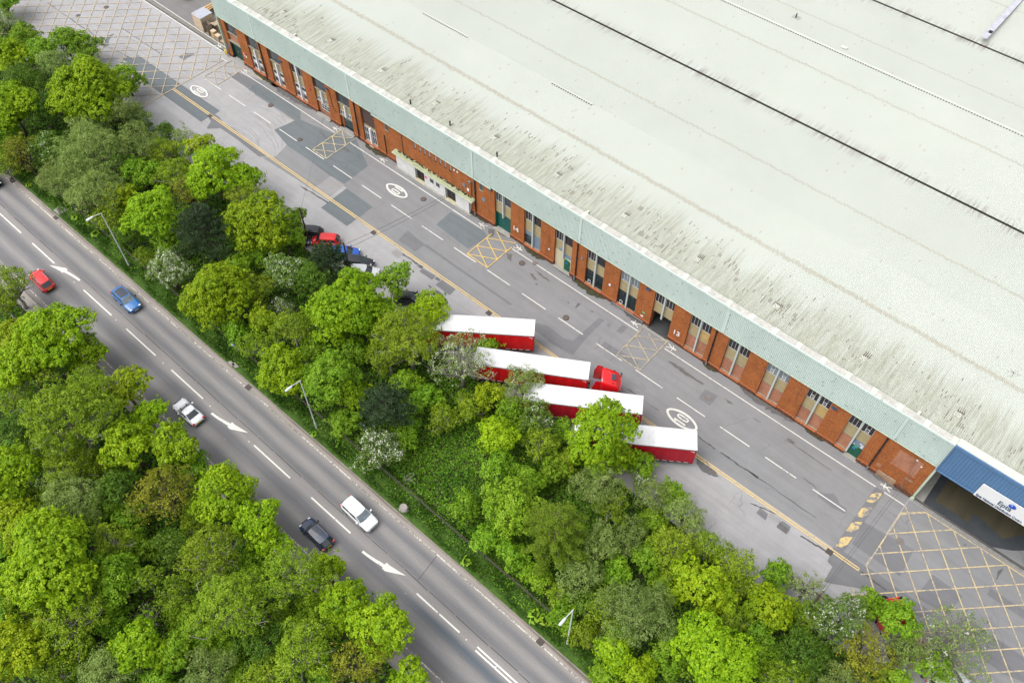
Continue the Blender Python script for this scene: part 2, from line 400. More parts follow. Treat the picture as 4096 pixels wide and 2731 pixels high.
# ------------------------------------------------------------------ painted lines in the yard
for y_ in (50.02, 50.30):
    b = MB(); x = -115.4
    while x < 5.0: b.strip((x, y_), (min(x+3, 5.0), y_), .15, .0660); x += 3
    struct(b, 'yellow_line', M_yline)
b = MB(); b.strip((4.95,49.96),(4.95,50.36),.13,.0685); struct(b, 'yellow_line', M_yel)
n_ = 0; x = -119.7+6.1
for i in range(19):
    b = MB(); b.strip((x+6.12*i, 55.08+.018*max(0,i-10)), (x+6.12*i+4.05, 55.08+.018*max(0,i-10)), .13, .0660); struct(b, 'lane_dash', M_ywhite)
for a, b_ in ((-140.2,-117.6),(-116.2,-114.6),(-111.0,-88.3),(-84.9,-58.0),(-52.4,-31.2),(-27.1,5.2)):
    b = MB(); x = a
    while x < b_: b.strip((x,60.15 if a > -112 else (60.2 if a > -117 else 61.38)), (min(x+4,b_),60.15 if a > -112 else (60.2 if a > -117 else 61.38)), .13, .0660); x += 4
    struct(b, 'walkway_line', M_ywhite)
b = MB(); b.strip((-140,62.62),(-117.2,62.40),.12,.0660); struct(b, 'walkway_line', M_ywhite)
b = MB(); b.strip((-117.6,61.4),(-117.6,60.9),.13,.0680); struct(b, 'walkway_line', M_ywhite)

def clip_line(px_, py_, dx, dy, poly):
    """clip an infinite line to a convex polygon"""
    t0, t1 = -1e9, 1e9; k = len(poly)
    ar = sum(poly[i][0]*poly[(i+1)%k][1]-poly[(i+1)%k][0]*poly[i][1] for i in range(k)); sg = 1 if ar > 0 else -1
    for i in range(k):
        (ax, ay), (bx, by) = poly[i], poly[(i+1)%k]
        nx, ny = -(by-ay)*sg, (bx-ax)*sg
        den = nx*dx+ny*dy; num = nx*(ax-px_)+ny*(ay-py_)
        if abs(den) < 1e-9:
            if num > 0: return None
            continue
        t = num/den
        if den > 0: t0 = max(t0, t)
        else: t1 = min(t1, t)
    return None if t0 >= t1-.3 else ((px_+dx*t0, py_+dy*t0), (px_+dx*t1, py_+dy*t1))
def hatch(poly, offs_p, offs_m, w, mat, border=()):
    b = MB()
    for c in offs_p:
        s = clip_line(c, 56, 1, 1, poly)
        if s: b.strip(*s, w, .0665)
    for c in offs_m:
        s = clip_line(c, 56, 1, -1, poly)
        if s: b.strip(*s, w, .0685)
    for a, c in border: b.strip(a, c, w*1.1, .0705)
    struct(b, 'box_marking', mat)
hatch([(-176,38),(-115.5,38),(-115.5,60.9),(-176,60.9)], [-117.3-4.9+.25-2.8*k for k in range(-6,22)], [-117.3+4.9-2.8*k for k in range(-3,20)], .13, M_ylt,
      (((-115.5,44.5),(-115.5,60.2)),))
hatch([(5.35,45),(34,45),(34,60.9),(5.35,60.9)], [5.5+3.02*k for k in range(-4,8)], [.4+3.02*k for k in range(-2,14)], .14, M_yel,
      (((5.35,51.0),(5.35,59.1)),((7.3,60.93),(32,60.93)),((5.35,59.1),(7.3,60.93))))
for i, (x0, x1, y0, y1, mt) in enumerate(((-114.4,-111.08,55.3,61.15,M_ylt),(-88.0,-84.96,55.4,61.2,M_yel),(-56.4,-52.66,55.4,60.35,M_yelb),(-31.05,-27.5,55.43,61.1,M_yfade))):
    b = MB(); w = .13; ww = x1-x0
    for a, c, z in (((x0,y0),(x1,y0),.0700),((x0,y0),(x0,y1),.0715),((x1,y0),(x1,y1),.0715)): b.strip(a, c, w*1.1, z)
    hh = 5.88/3
    for k in range(3):
        b.strip((x0,y0+hh*k),(x1,y0+hh*(k+1)), w, .0665); b.strip((x1,y0+hh*k),(x0,y0+hh*(k+1)), w, .0685)
    b2 = struct(b, 'box_marking', mt)
# speed roundels
def ring(b, cx, cy, a, bb, th, z, n=44, pointy=0.0):
    def P(t, ex):
        c_, s_ = math.cos(t), math.sin(t); pw = 1+pointy*abs(c_)**6
        return (cx+(a-ex)*c_*pw, cy+(bb-ex)*s_)
    for i in range(n):
        t0, t1 = 2*PI*i/n, 2*PI*(i+1)/n
        q = [P(t0,0), P(t1,0), P(t1,th), P(t0,th)]; b.flat(q, z)
def roundel(cx, cy, flip, a=2.0, bb=.93):
    b = MB(); ring(b, cx, cy, a*.95, bb, .29, .0720, pointy=.08)
    s = -1 if flip else 1
    n = 24; ox = cy+.24*s                       # the 0
    for i in range(n):
        def Q(t, e):
            c_, s_ = math.cos(t), math.sin(t)
            return (cx+(.58*max(-1,min(1,c_*1.5))+(.20-e)*c_), ox+(.31-e)*s_)
        t0, t1 = 2*PI*i/n, 2*PI*(i+1)/n
        b.flat([Q(t0,0),Q(t1,0),Q(t1,.19),Q(t0,.19)], .0720)
    b.strip((cx-.78, cy-.42*s), (cx+.78, cy-.42*s), .20, .0720)
    b.strip((cx-.74*s, cy-.42*s), (cx-.45*s, cy-.64*s), .17, .0740)
    struct(b, 'speed_roundel', M_ywhite)
roundel(-111.85, 52.5, False); roundel(-72.25, 57.6, True); roundel(-19.6, 53.05, False, a=2.1, bb=1.0)
def walker(x, y, rz, s=1.0):
    b = MB(); c_, s_ = math.cos(rz), math.sin(rz)
    def W_(u, v): return (x+s*(u*c_-v*s_), y+s*(u*s_+v*c_))
    b.flat([W_(.12*math.cos(t*PI/4), .62+.12*math.sin(t*PI/4)) for t in range(8)], .0670)
    for i, (a, c, w) in enumerate((((0,.5),(0,.02),.19),((0,.05),(-.28,-.55),.12),((0,.05),(.25,-.25),.12),((.25,-.25),(.34,-.6),.10),((0,.42),(-.34,.1),.10),((0,.42),(.32,.22),.10),((.32,.22),(.46,.38),.08))):
        b.strip(W_(*a), W_(*c), w*s, .0675+i*.0004)
    struct(b, 'walkway_symbol', M_ywhite)
for x, y, rz in ((-119.1,61.95,-1.57),(-110.3,60.7,1.57),(-88.75,60.8,1.57),(-78.3,60.75,1.57),(-58.3,60.7,1.57),(-51.9,60.8,-1.57),(-32.1,60.85,1.57),(-26.6,60.85,-1.57),(2.7,60.85,1.57)): walker(x, y, rz)
# speed hump, yellow chevrons on dark
b = MB(); b.box(1.75, 2.75, 50.9, 60.2, -.01, .075); struct(b, 'speed_hump', M_dark)
b = MB()
for y0 in (50.9, 53.2, 55.5, 57.8):
    b.flat([(1.80,y0),(2.35,y0+.25),(2.70,y0+1.0),(2.70,y0+2.1),(2.2,y0+1.75),(1.80,y0+1.2)], .080)
struct(b, 'hump_marking', paint("hump_yellow", (.53,.40,.17), (.16,.165,.18), .37, 1.8))
# wet mossy silt at the wall foot
def silt(x0, x1, d, seed):
    r = random.Random(seed); n = int((x1-x0)/.35)+2; b = MB(); up = []; dn = []
    for i in range(n):
        t = i/(n-1); x = x0+(x1-x0)*t; e = math.sin(PI*t)**.5
        up.append((x, 61.56)); dn.append((x+r.uniform(-.1,.1), 61.5-d*e*r.uniform(.45,1)))
    for i in range(n-1): b.quad(*[(q[0],q[1],.0695) for q in (dn[i],dn[i+1],up[i+1],up[i])])
    struct(b, 'wall_foot_silt', M_moss if seed % 2 else M_stain)
for i, (a, c, d) in enumerate(((-109.5,-103,.55),(-105,-95,1.0),(-83,-78.4,.8),(-56.8,-54,.5),(-51.5,-47.8,.7),(-46.5,-42.5,.35),(-43.0,-37.5,.9),(-34.5,-31.5,.55),(-22.4,-20.2,.5),(-17.0,-9.4,.8),(-8,-5.5,.45),(0,4.9,.5),(-64,-58,.4))): silt(a, c, d, i+3)
# kerb strips along the west apron and the loading dock rail
b = MB(); b.box(-180,-117.5,61.62,61.78,0,.05); struct(b, 'drain_channel', M_tar)
b = MB(); b.flat([(-180,61.8),(-117.4,61.8),(-117.4,62.3),(-180,62.3)], .005); struct(b, 'concrete_strip', plain("apron_concrete", (.17,.165,.145), .9, .2))
b = MB(); b.flat([(-180,62.3),(-115.7,62.3),(-115.7,130),(-180,130)], .004); struct(b, 'side_yard', asphalt("side_yard_tarmac", (.155,.15,.15)))
b = MB()
x = 5.5
while x < 40: b.box(x, x+1.16, 61.28, 61.62, -.05, .03); x += 1.2
struct(b, 'concrete_strip', plain("dock_kerb", (.20,.195,.18), .9, .3))
b = MB(); b.box(5.45, 40, 61.64, 61.72, -.02, .045); b.box(5.45, 40, 61.80, 61.86, -.02, .045); struct(b, 'dock_rail', plain("rusty_rail", (.035,.028,.024), .6, .3, metal=.4))
# ================================================================== WAREHOUSE
def brick_mat(name, c1, c2, mortar, stain=.0, dots=.3):
    g = N(name); x, y, z = g.xyz(); v = g.comb(g.math('ADD', x, y), z, 0.0)
    bt = g.n("TexBrick", {"Vector": v, "Color1": c1, "Color2": c2, "Mortar": mortar, "Scale": 1.0, "Mortar Size": .008, "Mortar Smooth": .2, "Bias": 0.0, "Brick Width": .225, "Row Height": .075})
    c = bt.outputs[0]
    p = g.pos(); big = g.noise(p, .5, 5, .7)
    c = g.mix(g.range(big, .35, .7, 0, .7), c, g.mix(1.0, c, (.58,.56,.58), 'MULTIPLY'))
    run = g.noise(g.pos((1.1,1.1,.16)), 1.0, 5, .7); c = g.mix(g.range(run, .52, .72, 0, .55), c, (.085,.034,.018))
    eff = g.noise(g.pos((2.2,2.2,2.2)), 1.0, 5, .75); c = g.mix(g.range(eff, .60, .76, 0, .35), c, (.42,.20,.10))
    # burnt headers, every few bricks
    wn = g.n("TexWhiteNoise", {"Vector": g.comb(g.math('FLOOR', g.math('MULTIPLY', g.math('ADD', x, y), 8.9)), g.math('FLOOR', g.math('MULTIPLY', z, 13.33)), 0.0)}, noise_dimensions='3D').outputs[0]
    c = g.mix(g.range(wn, .86, .90, 0, .32), c, (.46,.24,.11)); c = g.mix(g.range(wn, .0, .10, .4, 0), c, (.09,.035,.02))
    # weathered bands under the cladding and darker patches towards the ground
    foot_dark = g.math('MULTIPLY', g.range(z, .0, .75, .7, 0), g.range(g.noise(g.pos((.6,.6,1.5)), 1, 4), .35, .65))
    c = g.mix(foot_dark, c, (.05,.035,.025))
    if stain: c = g.mix(stain, c, (.05,.03,.02))
    g.bump(bt.outputs[1], -.3, .01)
    return g.done(c, .9, .25)
M_brick = brick_mat("red_brick", (.375,.110,.024), (.295,.080,.017), (.25,.12,.055))
M_plinth = brick_mat("plinth_brick", (.165,.050,.020), (.115,.034,.015), (.11,.06,.036))
M_infill = brick_mat("pink_infill_brick", (.40,.150,.085), (.34,.120,.062), (.42,.30,.22))
M_oldbrick = brick_mat("pale_worn_brick", (.36,.24,.15), (.29,.16,.09), (.40,.33,.25))
M_coursecap = plain("brick_on_edge_course", (.30,.10,.042), .9, .25, 3)
M_sill = plain("stone_sill", (.235,.22,.17), .9, .2, 2)
M_beige = plain("beige_render", (.315,.262,.148), .85, .14, 1.6)
M_ochre = plain("ochre_render", (.40,.28,.115), .85, .2, 1.6)
M_cream = plain("cream_render", (.46,.42,.29), .85, .08, 1.2)
M_grey = plain("pale_mullion_paint", (.40,.44,.42), .6, .08, 2)
M_wframe = plain("white_window_frame", (.62,.62,.63), .5, .06, 3)
M_dframe = plain("dark_window_frame", (.030,.030,.034), .5, .2, 3)
M_teal = plain("teal_glass", (.014,.036,.042), .12, .35, 1.2, spec=.6)
M_glass = plain("dark_glass", (.020,.018,.022), .08, .35, .7, spec=.6)
M_gglass = plain("grey_glass", (.050,.058,.066), .08, .3, .6, spec=.6)
M_bglass = plain("blue_grey_glass", (.15,.18,.20), .15, .25, .7, spec=.5)
M_green = plain("green_door_paint", (.010,.085,.050), .45, .12, 1.5)
M_dgreen = plain("dark_green_door_paint", (.012,.040,.032), .45, .15, 1.5)
M_roller = plain("green_roller_shutter", (.012,.082,.072), .45, .1, 1.5)
M_bluepan = plain("blue_grey_board", (.155,.205,.265), .7, .12, 1.5)
M_brown = plain("brown_louvre", (.082,.052,.045), .6, .12, 2)
M_wrend = plain("white_render", (.56,.56,.55), .85, .12, 1.0)
M_black = plain("black_iron", (.014,.014,.017), .4, .3, 3)
M_lead = plain("lichen_canopy_top", (.30,.33,.20), .9, .3, 1.5)
M_signw = plain("white_sign_board", (.62,.63,.64), .5, .03, 1)
M_signg = plain("green_sign", (.05,.42,.18), .5, .05, 3)
M_signb = plain("blue_sign", (.05,.16,.42), .5, .05, 3)
M_signr = plain("red_sign", (.55,.03,.05), .5, .05, 3)
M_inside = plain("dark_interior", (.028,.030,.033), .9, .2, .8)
M_numw = plain("white_wall_paint", (.66,.66,.66), .8, .1, 4)
M_steel = plain("galvanised_steel", (.26,.28,.31), .45, .15, 3, metal=.5)

def cladding_mat(name, col, dirt):
    g = N(name); p = g.pos(); x, y, z = g.xyz()
    f = g.noise(p, .35, 4, .6); c = g.ramp(f, [(.3, sc(col,.93)), (.7, sc(col,1.05))])
    rib = g.noise(g.pos((6,.1,.25)), 1.0, 3, .6); c = g.mix(g.range(rib, .5, .75, 0, .35), c, dirt)
    low = g.math('MULTIPLY', g.range(z, 7.35, 7.8, .5, 0), g.range(g.noise(g.pos((3,1,2)), 1, 4), .4, .65)); c = g.mix(low, c, sc(dirt,.7))
    wn = g.n("TexWhiteNoise", {"Vector": g.comb(g.math('FLOOR', g.math('MULTIPLY', x, 5)), 0.0, g.math('FLOOR', g.math('MULTIPLY', z, 6)))}, noise_dimensions='3D').outputs[0]
    c = g.mix(g.range(wn, .985, .99, 0, .6), c, (.12,.17,.14))
    return g.done(c, .5, .35)
M_clad = cladding_mat("pale_green_cladding", (.455,.540,.505), (.39,.46,.425))
M_bclad = cladding_mat("blue_cladding", (.080,.165,.300), (.065,.135,.25))
M_btrim = plain("blue_trim", (.085,.165,.30), .45, .05, 1)
M_trim = plain("pale_green_trim", (.40,.47,.36), .55, .1, 1)
M_cope = plain("mottled_coping", (.40,.395,.36), .9, .25, 2.2)
M_copej = plain("pale_coping_joint", (.50,.51,.44), .9, .15, 2.2)
M_gutter = plain("wet_gutter", (.030,.028,.022), .6, .4, 1.5)

# roof sheets: pale fibre cement, lichen below the eaves band, purlin laps
def roof_mat():
    g = N("pale_roof_sheet"); p = g.pos(); x, y, z = g.xyz()
    base = (.405,.426,.384)
    c = g.ramp(g.noise(p, .08, 5, .6), [(.3, sc(base,.965)), (.7, sc(base,1.03))])
    cs = g.noise(g.pos((2.6,.06,.06)), 1.0, 4, .65)                                   # streaks down the slope
    c = g.mix(g.range(cs, .52, .75, 0, .16), c, (.42,.44,.42))
    wid = g.noise(g.pos((.09,.09,0)), 1.0, 3, .6); c = g.mix(g.range(wid, .58, .72, 0, .25), c, (.44,.46,.455))
    rib = g.math('FLOOR', g.math('MULTIPLY', x, 5.0))
    wr = g.n("TexWhiteNoise", {"W": rib}, noise_dimensions='1D').outputs[0]
    # eaves lichen band: ragged along the ribs, by distance from the eaves
    rag = g.math('ADD', g.range(g.noise(g.pos((.16,.0,.0)), 1.0, 4, .6), .25, .75, -2.6, 2.6), g.range(wr, 0, 1, -1.1, 1.1))
    d = g.math('ADD', g.math('SUBTRACT', y, 62.6), rag)
    lich = g.range(d, 3.2, 7.6, 1.0, 0.0, True)
    lich = g.math('MULTIPLY', lich, g.range(g.noise(g.pos((5.2,.28,.3)), 1.0, 4, .7), .33, .60, .30, 1))
    lc = g.ramp(g.noise(g.pos((2.4,.5,.5)), 1.0, 5, .7), [(.3,(.185,.185,.125)), (.5,(.27,.27,.195)), (.7,(.40,.405,.32))])
    c = g.mix(g.math('MULTIPLY', lich, .68), c, g.mix(1.0, lc, (.88,.88,.86), 'MULTIPLY'))
    # dark moss lumps lying in the rib valleys
    cell = g.comb(rib, g.math('FLOOR', g.math('MULTIPLY', y, 1.55)), 0.0)
    wn = g.n("TexWhiteNoise", {"Vector": cell}, noise_dimensions='3D').outputs[0]
    clus = g.range(g.noise(g.pos((.22,.45,.3)), 1.0, 4, .65), .48, .68, .0, .34)
    zone = g.math('MULTIPLY', g.range(y, 63.2, 63.9, 0, 1), g.range(y, 67.2, 70.2, 1, 0))
    lump = g.math('LESS_THAN', wn, g.math('MULTIPLY', clus, zone))
    fx = g.math('FRACT', g.math('MULTIPLY', x, 5.0)); lump = g.math('MULTIPLY', lump, g.math('MULTIPLY', g.math('GREATER_THAN', fx, .22), g.math('LESS_THAN', fx, .80)))
    c = g.mix(g.math('MULTIPLY', lump, .75), c, (.13,.11,.09))
    # dirt held at the sheet laps and along the valleys
    for yl, w, s in ((72.0,.26,.65),(84.2,.17,.55),(105.5,.15,.55),(116.6,.14,.55),(138.2,.12,.5)):
        jag = g.range(wr, 0, 1, -.16, .16)
        f = g.range(g.math('ABSOLUTE', g.math('ADD', g.math('SUBTRACT', y, yl), jag)), w*.7, w*1.6, s, 0)
        c = g.mix(g.math('MULTIPLY', f, g.range(cs, .3, .6, .6, 1)), c, (.30,.275,.215))
    for yv in (94.75, 127.3):
        dv = g.math('ABSOLUTE', g.math('SUBTRACT', y, yv)); f = g.math('MULTIPLY', g.range(dv, .2, 2.0, 1, 0), g.range(wr, .25, .9)); f = g.math('MULTIPLY', f, g.range(g.noise(g.pos((.5,.2,0)), 1, 3), .35, .65))
        c = g.mix(g.math('MULTIPLY', f, .8), c, (.17,.135,.12))
    sp = g.math('LESS_THAN', g.n("TexWhiteNoise", {"Vector": g.comb(rib, g.math('FLOOR', g.math('MULTIPLY', y, 2.2)), 3.0)}, noise_dimensions='3D').outputs[0], .0035)
    c = g.mix(g.math('MULTIPLY', sp, .5), c, (.30,.25,.21))
    return g.done(c, .8, .25)
M_roof = roof_mat()

X0, X1 = -116.0, 5.36
WH = empty('warehouse', (-55.0, 61.6, 0))
tag(WH, 'long brick warehouse with pale green cladding and vast pale corrugated roof', 'warehouse')
def wp(mb, name, mat, **kw): return wpart(mb, name, mat, WH, **kw)
def sub(mb, name, mat, parent, **kw): return mb.ob(name, mat, parent, **kw)

# ---- facade below the cladding: bays every 5.25 m
def xL(n): return -4.45-5.25*n
BW = 2.88; YF, YR = 61.72, 62.02
piers = [(X0, xL(21))] + [(xL(n)+BW, xL(n-1)) for n in list(range(21,15,-1))+list(range(10,0,-1))] + [(xL(15)+BW, xL(10)), (xL(0)+BW, 5.30)]
for a, c in piers:
    wp(MB().box(a, c, YF, 62.5, .62, 7.7), 'brick_pier', M_brick)
    b = MB().box(a-(.06 if a > X0 else 0), c+(.0 if c > 5 else .06), 61.60, 62.5, -.1, .56)
    pl = wp(b, 'plinth', M_plinth)
    sub(MB().box(a, c, 61.58, YF+.02, .56, .64), 'plinth_course', M_coursecap, pl)

def window(x0, x1, z0, z1, cols, rows, frame, glass, y=YR, fw=.042, name='window', opener=None):
    """frame part with its panes as sub-parts"""
    f = MB(); f.box(x0, x1, y-.02, y+.05, z0, z0+fw); f.box(x0, x1, y-.02, y+.05, z1-fw, z1)
    f.box(x0, x0+fw, y-.02, y+.05, z0+fw, z1-fw); f.box(x1-fw, x1, y-.02, y+.05, z0+fw, z1-fw)
    for i in range(1, cols):
        x = x0+(x1-x0)*i/cols; f.box(x-fw*.35, x+fw*.35, y-.018, y+.04, z0+fw, z1-fw)
    zs = [z0]+[z0+(z1-z0)*r for r in rows]+[z1]
    for z in zs[1:-1]: f.box(x0+fw, x1-fw, y-.016, y+.036, z-fw*.4, z+fw*.4)
    o = wp(f, name, frame)
    for i in range(cols):
        for j in range(len(zs)-1):
            a, c = x0+(x1-x0)*i/cols, x0+(x1-x0)*(i+1)/cols
            gm = glass[(i*3+j*5) % len(glass)] if isinstance(glass, list) else glass
            sub(MB().box(a+.01, c-.01, y-.005, y+.012, zs[j]+.01, zs[j+1]-.01), 'pane', gm, o)
    if opener:
        i, h = opener; a, c = x0+(x1-x0)*i/cols, x0+(x1-x0)*(i+1)/cols
        q = MB(); q.box(a,c,y-.07,y-.03,z0+h,z0+h+.05); q.box(a,a+.05,y-.07,y-.03,z0+.05,z0+h); q.box(c-.05,c,y-.07,y-.03,z0+.05,z0+h)
        for k in range(2): q.box(a+.05,c-.05,y-.06,y-.035,z0+.2+k*.22,z0+.225+k*.22)
        sub(q, 'hopper_vent', M_wframe, o)
    return o
def panel(x0, x1, z0, z1, mat, y=YR, name='spandrel_panel'):
    return wp(MB().box(x0+.006, x1-.006, y, y+.16, z0+.004, z1-.004), name, mat)
def sill(x0, x1, z, d=.2, name='window_sill'):
    return wp(MB().box(x0-.04, x1+.04, YR-d-.05, YR+.03, z-.09, z), name, M_sill)
def mullion(xc, z0, z1, w=.20, d=.30, mat=None):
    return wp(MB().box(xc-w/2, xc+w/2, YR-d, YR+.06, z0, z1), 'mullion', mat or M_grey)
def apron(x0, x1):
    """plinth below a window with its brick-on-edge sloping cap"""
    b = MB(); b.box(x0, x1, 61.60, 62.3, -.1, .40); o = wp(b, 'plinth', M_plinth)
    c = MB(); c.grid([[(x0,61.56,.40),(x1,61.56,.40)],[(x0,61.56,.47),(x1,61.56,.47)],[(x0,61.86,.56),(x1,61.86,.56)]])
    sub(c, 'plinth_course', M_coursecap, o)
    s = MB(); s.box(x0-.02, x1+.02, 61.84, 62.02, .44, .57); sub(s, 'window_sill', M_sill, o)
def back(x0, x1):
    wp(MB().box(x0, x1, 62.24, 62.34, 0, 7.7), 'inner_wall', M_inside)

def text_mesh(txt, size, mat, name, loc, rot, parent=None, sx=1.0, depth=.01, space=1.0, off=.012):
    c = bpy.data.curves.new(name, 'FONT'); c.body = txt; c.size = size; c.extrude = depth; c.space_character = space; c.offset = off*size
    t = bpy.data.objects.new(name, c); SC.collection.objects.link(t)
    bpy.context.view_layer.update()
    me = bpy.data.meshes.new_from_object(t.evaluated_get(bpy.context.evaluated_depsgraph_get()))
    bpy.data.objects.remove(t); me.materials.clear(); me.materials.append(mat)
    o = link(name, me, parent); o.location = loc; o.rotation_euler = rot; o.scale = (sx, 1, 1)
    return o
def wtext(txt, size, mat, name, x, y, z, parent=WH, **k):
    return text_mesh(txt, size, mat, name, (x-WH.location.x, y-WH.location.y, z), (PI/2, 0, 0), parent, **k)

ZT, ZW, ZP = 7.4, 5.02, 3.08
for n in list(range(21,14,-1))+list(range(10,-1,-1)):
    a = xL(n); c = a+BW; mxx = (a+c)/2; l1, r0 = mxx-.10, mxx+.10
    if n != 5: back(a, c)
    if n == 21:
        window(a, c, 4.95, ZT, 2, [], M_dframe, M_gglass); sill(a, c, 4.93)
        panel(a, c, 3.42, 4.84, M_infill, name='brick_spandrel'); wp(MB().box(a-.15, c+.15, YF-.04, 62.2, 3.2, 3.42), 'door_lintel', M_sill)
        d = wp(MB().box(a, mxx-.01, YR+.03, YR+.10, .12, 3.2), 'door', M_dgreen); sub(MB().box(mxx-.25, mxx-.12, YR-.02, YR+.03, 1.5, 1.56), 'door_handle', M_wframe, d)
        wp(MB().box(mxx+.01, c, YR+.03, YR+.10, .12, 3.2), 'door', M_dgreen)
        wp(MB().box(a, a+.14, YF-.01, YR+.03, .0, 3.2), 'door_jamb', M_dgreen)
        wp(MB().box(a, c, 61.55, YR+.2, -.05, .12), 'door_step', M_conc)
    elif n in (20, 19, 18):
        if n == 18:
            window(a, l1, ZW-.1, ZT, 2, [.6], M_wframe, M_glass); window(r0, c, ZW-.1, ZT, 2, [.6], M_wframe, M_glass); mullion(mxx, .35, 7.4, .26, mat=M_wframe)
            panel(a, l1, 2.95, 4.9, M_beige); panel(r0, c, 2.95, 4.9, M_beige)
        else:
            window(a, c, 4.72, ZT, 2, [], M_dframe, M_gglass); sill(a, c, 4.70); mullion(mxx, .35, 4.6, .26, mat=M_wframe)
            panel(a, l1, 2.95, 4.6, M_beige); panel(r0, c, 2.95, 4.6, M_beige)
        for (u, v) in ((a, l1), (r0, c)):
            window(u, v, 2.1, 2.94, 1, [], M_wframe, M_teal, fw=.10)
            panel(u, v, 1.82, 2.1, M_wframe, name='window_transom')
            window(u, v, .57, 1.82, 1, [.78], M_wframe, M_gglass, fw=.10)
        apron(a, c)
    elif n in (17, 16):
        window(a, c, 4.85, ZT, 2, [], M_dframe, M_gglass); sill(a, c, 4.83); mullion(mxx, 2.55, 4.74, .26, mat=M_wframe)
        for (u, v) in ((a, l1), (r0, c)):
            panel(u, v, 3.32, 4.74, M_beige); window(u, v, 2.62, 3.30, 3, [.5], M_wframe, M_teal, fw=.06)
        sill(a, c, 2.60)
        if n == 17:
            panel(a, c, .0, 2.5, M_infill, name='brick_infill')
            window(a+.75, c-.25, 1.15, 2.15, 3, [.55], M_wframe, M_teal, y=YR-.04, fw=.08)
            for k in range(2): wp(MB().box(a-.1, c+.1, 61.2-.3*k+.25, 61.72, -.05, .28-.12*k), 'door_step', M_conc)
        else:
            panel(a, a+.5, .0, 2.5, M_brick, name='brick_infill'); panel(a+.5, c, 2.2, 2.5, M_brick, name='brick_infill')
            window(a+.52, c-.12, .2, 2.18, 3, [], M_dframe, M_teal, y=YR+.02, name='glass_door', fw=.08)
            wp(MB().box(a+1.05, a+1.75, YR-.06, YR-.02, 2.22, 2.42), 'exit_sign', M_signg)
            wp(MB().box(a-.2, a+.05, YF-.03, YF-.01, 2.3, 2.5), 'fire_sign', M_signr)
            for k in range(2): wp(MB().box(a-.1, c+.25, 61.2-.3*k+.25, 61.72, -.05, .24-.1*k), 'door_step', M_conc)
    elif n == 15:
        sh = wp(MB().box(a, c, YR-.02, YR+.1, 3.68, 6.9), 'louvre_panel', M_brown)
        for k in range(6): sub(MB().box(a+.01, c-.01, YR-.06, YR-.02, 3.74+k*.5, 3.80+k*.5), 'louvre_slat', M_brown, sh)
        panel(a, c, 3.2, 3.66, M_beige); mullion(mxx, .35, 3.4, .30, mat=M_wframe)
        window(a, l1, .57, 3.18, 3, [.55], M_wframe, M_gglass, fw=.10); window(r0, c, .57, 3.18, 3, [.55], M_wframe, M_gglass, fw=.10); apron(a, c)
        wp(MB().box(a+1.1, a+2.0, 61.55, 61.58, .10, .34), 'wall_sign', plain("faded_pink_sign", (.55,.42,.38), .7))
    else:
        glass = {10: M_gglass, 9: M_glass, 8: M_glass, 2: M_bglass}.get(n, M_glass)
        if n == 2: glass = M_bglass
        elif n in (1, 0): glass = [M_glass, M_bglass, M_glass, M_glass]
        elif n == 6: glass = [M_bglass, M_glass, M_glass]
        op = (1, .75) if n in (2, 1) else None; opr = (1, .75) if n in (2, 1, 0) else None
        fr = M_wframe
        window(a, l1, ZW, ZT, 3, [.66], fr, glass, opener=op)
        window(r0, c, ZW, ZT, 3 if n < 7 else 1, [] , fr if n not in (9,8,7) else M_dframe, glass, opener=opr)
        zb = 2.9 if n in (10, 9) else ZP
        for q, (u, v) in enumerate(((a, l1), (r0, c))): panel(u, v, zb, ZW, M_ochre if (n in (4, 1) and q) else M_beige); 
        mullion(mxx, {10: 2.6, 8: 2.2, 5: 2.6}.get(n, .42), 7.4)
        if n == 10:
            r_ = wp(MB().box(a+.18, c, YR+.06, YR+.14, .10, 2.9), 'roller_door', M_roller)
            for k in range(9): sub(MB().box(a+.19, c-.01, YR+.035, YR+.06, .2+k*.3, .24+k*.3), 'shutter_slat', M_roller, r_)
            wp(MB().box(a, a+.18, YF+.01, YR+.14, .0, 2.9), 'door_jamb', M_green)
            wp(MB().box(a-.1, c+.05, 61.3, YR+.3, -.05, .10), 'door_step', M_conc)
        elif n == 9:
            panel(a, l1, 2.2, 2.9, M_bluepan, name='blue_board'); window(a, l1, .57, 2.18, 3, [], M_dframe, M_teal)
            panel(r0, c, .57, 2.9, M_bluepan, name='blue_board'); apron(a, c)
        elif n == 8:
            panel(a, r0, .0, zb, M_cream, name='rendered_infill', y=YR-.03); panel(r0, c, 2.35, zb, M_bluepan, name='blue_board')
            panel(a+.55, a+1.15, 3.15, 3.6, M_bluepan, y=YR-.02, name='blue_board')
            panel(r0, r0+.42, .0, 2.35, M_cream, name='rendered_infill', y=YR-.03); panel(c-.42, c, .0, 2.35, M_cream, name='rendered_infill', y=YR-.03); panel(r0+.42, c-.42, 2.02, 2.35, M_cream, name='rendered_infill', y=YR-.03)
            d = wp(MB().box(r0+.05, c-.30, YR-.06, YR-.035, .05, 2.05), 'door', M_green); sub(MB().box(c-.42, c-.36, YR-.10, YR-.06, 1.0, 1.1), 'door_handle', M_steel, d)
            sub(MB().box(r0+.3, r0+.62, YR-.075, YR-.06, 1.45, 1.65), 'door_sign', M_signb, d)
            wp(MB().box(r0+.22, r0+.72, YR-.07, YR-.035, 2.1, 2.28), 'exit_sign', M_signg)
            wp(MB().box(a-.1, c+.1, 61.45, YR, -.05, .07), 'door_step', M_conc)
        elif n in (7, 6):
            window(a, l1, .57, ZP-.02, 3, [.5], M_dframe, M_teal); window(r0, c, .57, ZP-.02, 3, [.5], M_dframe, M_teal); apron(a, c)
